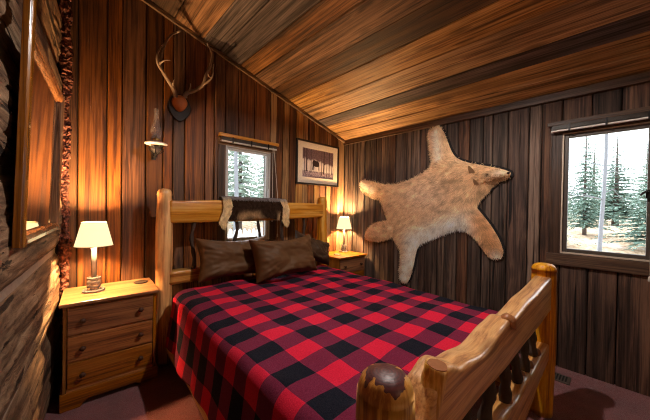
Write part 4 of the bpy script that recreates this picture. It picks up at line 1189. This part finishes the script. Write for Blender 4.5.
pole_tree(3.55,7.6,5.5,.07,'bare pale trunk at the left of the back wall window view')
# picket fence seen low through the back wall window
pf=empty('picket_fence',(3.1,6.2,gz(3.2)),0,'whitewashed picket fence seen low through the back wall window','fence')
for k in range(24):
    x=-1.4+k*.12; h_=.62+.015*sin(k*2.3)
    mb=MB(); mb.prism([(x-.04,0),(x+.04,0),(x+.04,h_-.05),(x,h_),(x-.04,h_-.05)],lambda a,b:(a,-.01,b),lambda a,b:(a,.01,b)); mb.build('picket',M['picket'],pf)
for z in (.16,.46):
    mb=MB(); mb.box((-1.5,.01,z-.03),(1.5,.04,z+.03)); mb.build('rail',M['picket'],pf)

# ------------------------------------------------------------------ added pendant lamp, out of view, brightens the bed
PX,PY=1.40,.75
cl=empty('fill_pendant',(PX,PY,ceil_z(PX)-.001),0,'added cone pendant lamp above the foot of the bed, unseen, to brighten the blanket','added fill lamp')
mb=MB(); mb.lathe([(0,-.022),(.05,-.022),(.055,.0),(.055,.02),(0,.02)],(0,0,0),24); mb.build('canopy',M['iron'],cl)
mb=MB(); mb.lathe([(.012,-.04),(.012,-.02)],(0,0,0),10); mb.build('cord',M['iron'],cl)
mb=MB(); mb.lathe([(.026,-.02),(.030,-.03),(.050,-.05),(.128,-.188),(.126,-.190),(.046,-.054),(.026,-.04)],(0,0,0),32); mb.build('shade',M['iron'],cl,smooth=True)
mb=MB(); mb.lathe([(0,-.05),(.016,-.055),(.026,-.075),(.020,-.094),(0,-.10)],(0,0,0),16)
def globe():
    t=NT('fill_lamp_glow'); e=t.n('ShaderNodeEmission'); e.inputs[0].default_value=(1,.90,.80,1); e.inputs[1].default_value=GL; t.l(e.outputs[0],t.out.inputs[0]); t.mat.cycles.emission_sampling='NONE'; return t.mat
GL=25.0
mb.build('bulb',globe(),cl,smooth=True)
ld=bpy.data.lights.new('fill_pendant_light','POINT'); ld.energy=42; ld.color=(1,.90,.82); ld.shadow_soft_size=.025
lo=bpy.data.objects.new('fill_pendant_light',ld); col.objects.link(lo); lo.parent=cl; lo.location=(0,0,-.150)

# ------------------------------------------------------------------ added wall lamp behind the camera, fill light for the footboard front
wl=empty('fill_wall_lamp',(1.0,YF,1.75),0,'added unseen globe wall lamp on the near plank wall, lighting the footboard front','wall lamp')
mb=MB(); mb.lathe([(0,0),(.05,0),(.05,.02),(0,.02)],(0,0,0),20); mb.v=[(a,c,b) for a,b,c in mb.v]; mb.build('back_plate',M['brass'],wl)
mb=MB(); mb.tube([(0,.02,0),(0,.08,-.02),(0,.11,.01),(0,.11,.04)],.008,8); mb.build('arm',M['brass'],wl,smooth=True)
mb=MB(); mb.lathe([(.02,.04),(.05,.06),(.065,.10),(.05,.145),(0,.165)],(0,.11,0),20); g_=mb.build('globe',globe(),wl,smooth=True)
ld=bpy.data.lights.new('fill_wall_light','POINT'); ld.energy=5.5; ld.color=(1,.66,.36); ld.shadow_soft_size=.07; ld.use_soft_falloff=False
lo=bpy.data.objects.new('fill_wall_light',ld); col.objects.link(lo); lo.parent=wl; lo.location=(0,.11,.10)

# ------------------------------------------------------------------ light
w=bpy.data.worlds.new('overcast_sky'); scene.world=w; w.use_nodes=True; nt=w.node_tree
bg=nt.nodes['Background']; bg.inputs[0].default_value=(.86,.93,1.0,1); bg.inputs[1].default_value=1.5
sd=bpy.data.lights.new('hazy_sun','SUN'); sd.energy=6; sd.angle=math.radians(50); sd.color=(.86,.93,1)
so=bpy.data.objects.new('hazy_sun',sd); col.objects.link(so)
so.rotation_euler=Vector((-.6,-.8,-.8)).to_track_quat('-Z','Y').to_euler()
for nm,loc,dirv,sx,sy in (('daylight_portal',(1.445,YB+.11,1.42),(0,-1,0),.52,1.02),('daylight_portal',(XR+.11,.08,1.45),(-1,0,0),.52,1.0)):
    ld=bpy.data.lights.new(nm,'AREA'); ld.shape='RECTANGLE'; ld.size=sx; ld.size_y=sy; ld.cycles.is_portal=True
    lo=bpy.data.objects.new(nm,ld); col.objects.link(lo); lo.location=loc; lo.rotation_euler=Vector(dirv).to_track_quat('-Z','Y').to_euler()

# ------------------------------------------------------------------ camera
cam=bpy.data.cameras.new('camera'); cam.sensor_width=36; cam.lens=36*275/650; cam.clip_start=.02
co=bpy.data.objects.new('camera',cam); col.objects.link(co); scene.camera=co
yaw,pit,rol=[math.radians(a) for a in (43.05709153,-.55980382,.91573494)]
fwd=Vector((sin(yaw)*cos(pit),cos(yaw)*cos(pit),sin(pit))); right=Vector((cos(yaw),-sin(yaw),0)); up=right.cross(fwd)
r=right*cos(rol)+up*sin(rol); u=-right*sin(rol)+up*cos(rol)
co.matrix_world=Matrix(((r.x,u.x,-fwd.x,0),(r.y,u.y,-fwd.y,0),(r.z,u.z,-fwd.z,1.3),(0,0,0,1)))
vs=scene.view_settings; vs.view_transform='Standard'; vs.look='None'; vs.exposure=1.6; vs.gamma=1; vs.use_curve_mapping=False
scene.cycles.use_denoising=True; scene.cycles.use_light_tree=False; scene.cycles.filter_width=1.1; scene.cycles.denoising_prefilter='NONE'; scene.cycles.caustics_reflective=False; scene.cycles.caustics_refractive=False; scene.cycles.blur_glossy=.5; scene.cycles.max_bounces=10; scene.cycles.diffuse_bounces=5; scene.cycles.transparent_max_bounces=24; scene.cycles.sample_clamp_indirect=1.6
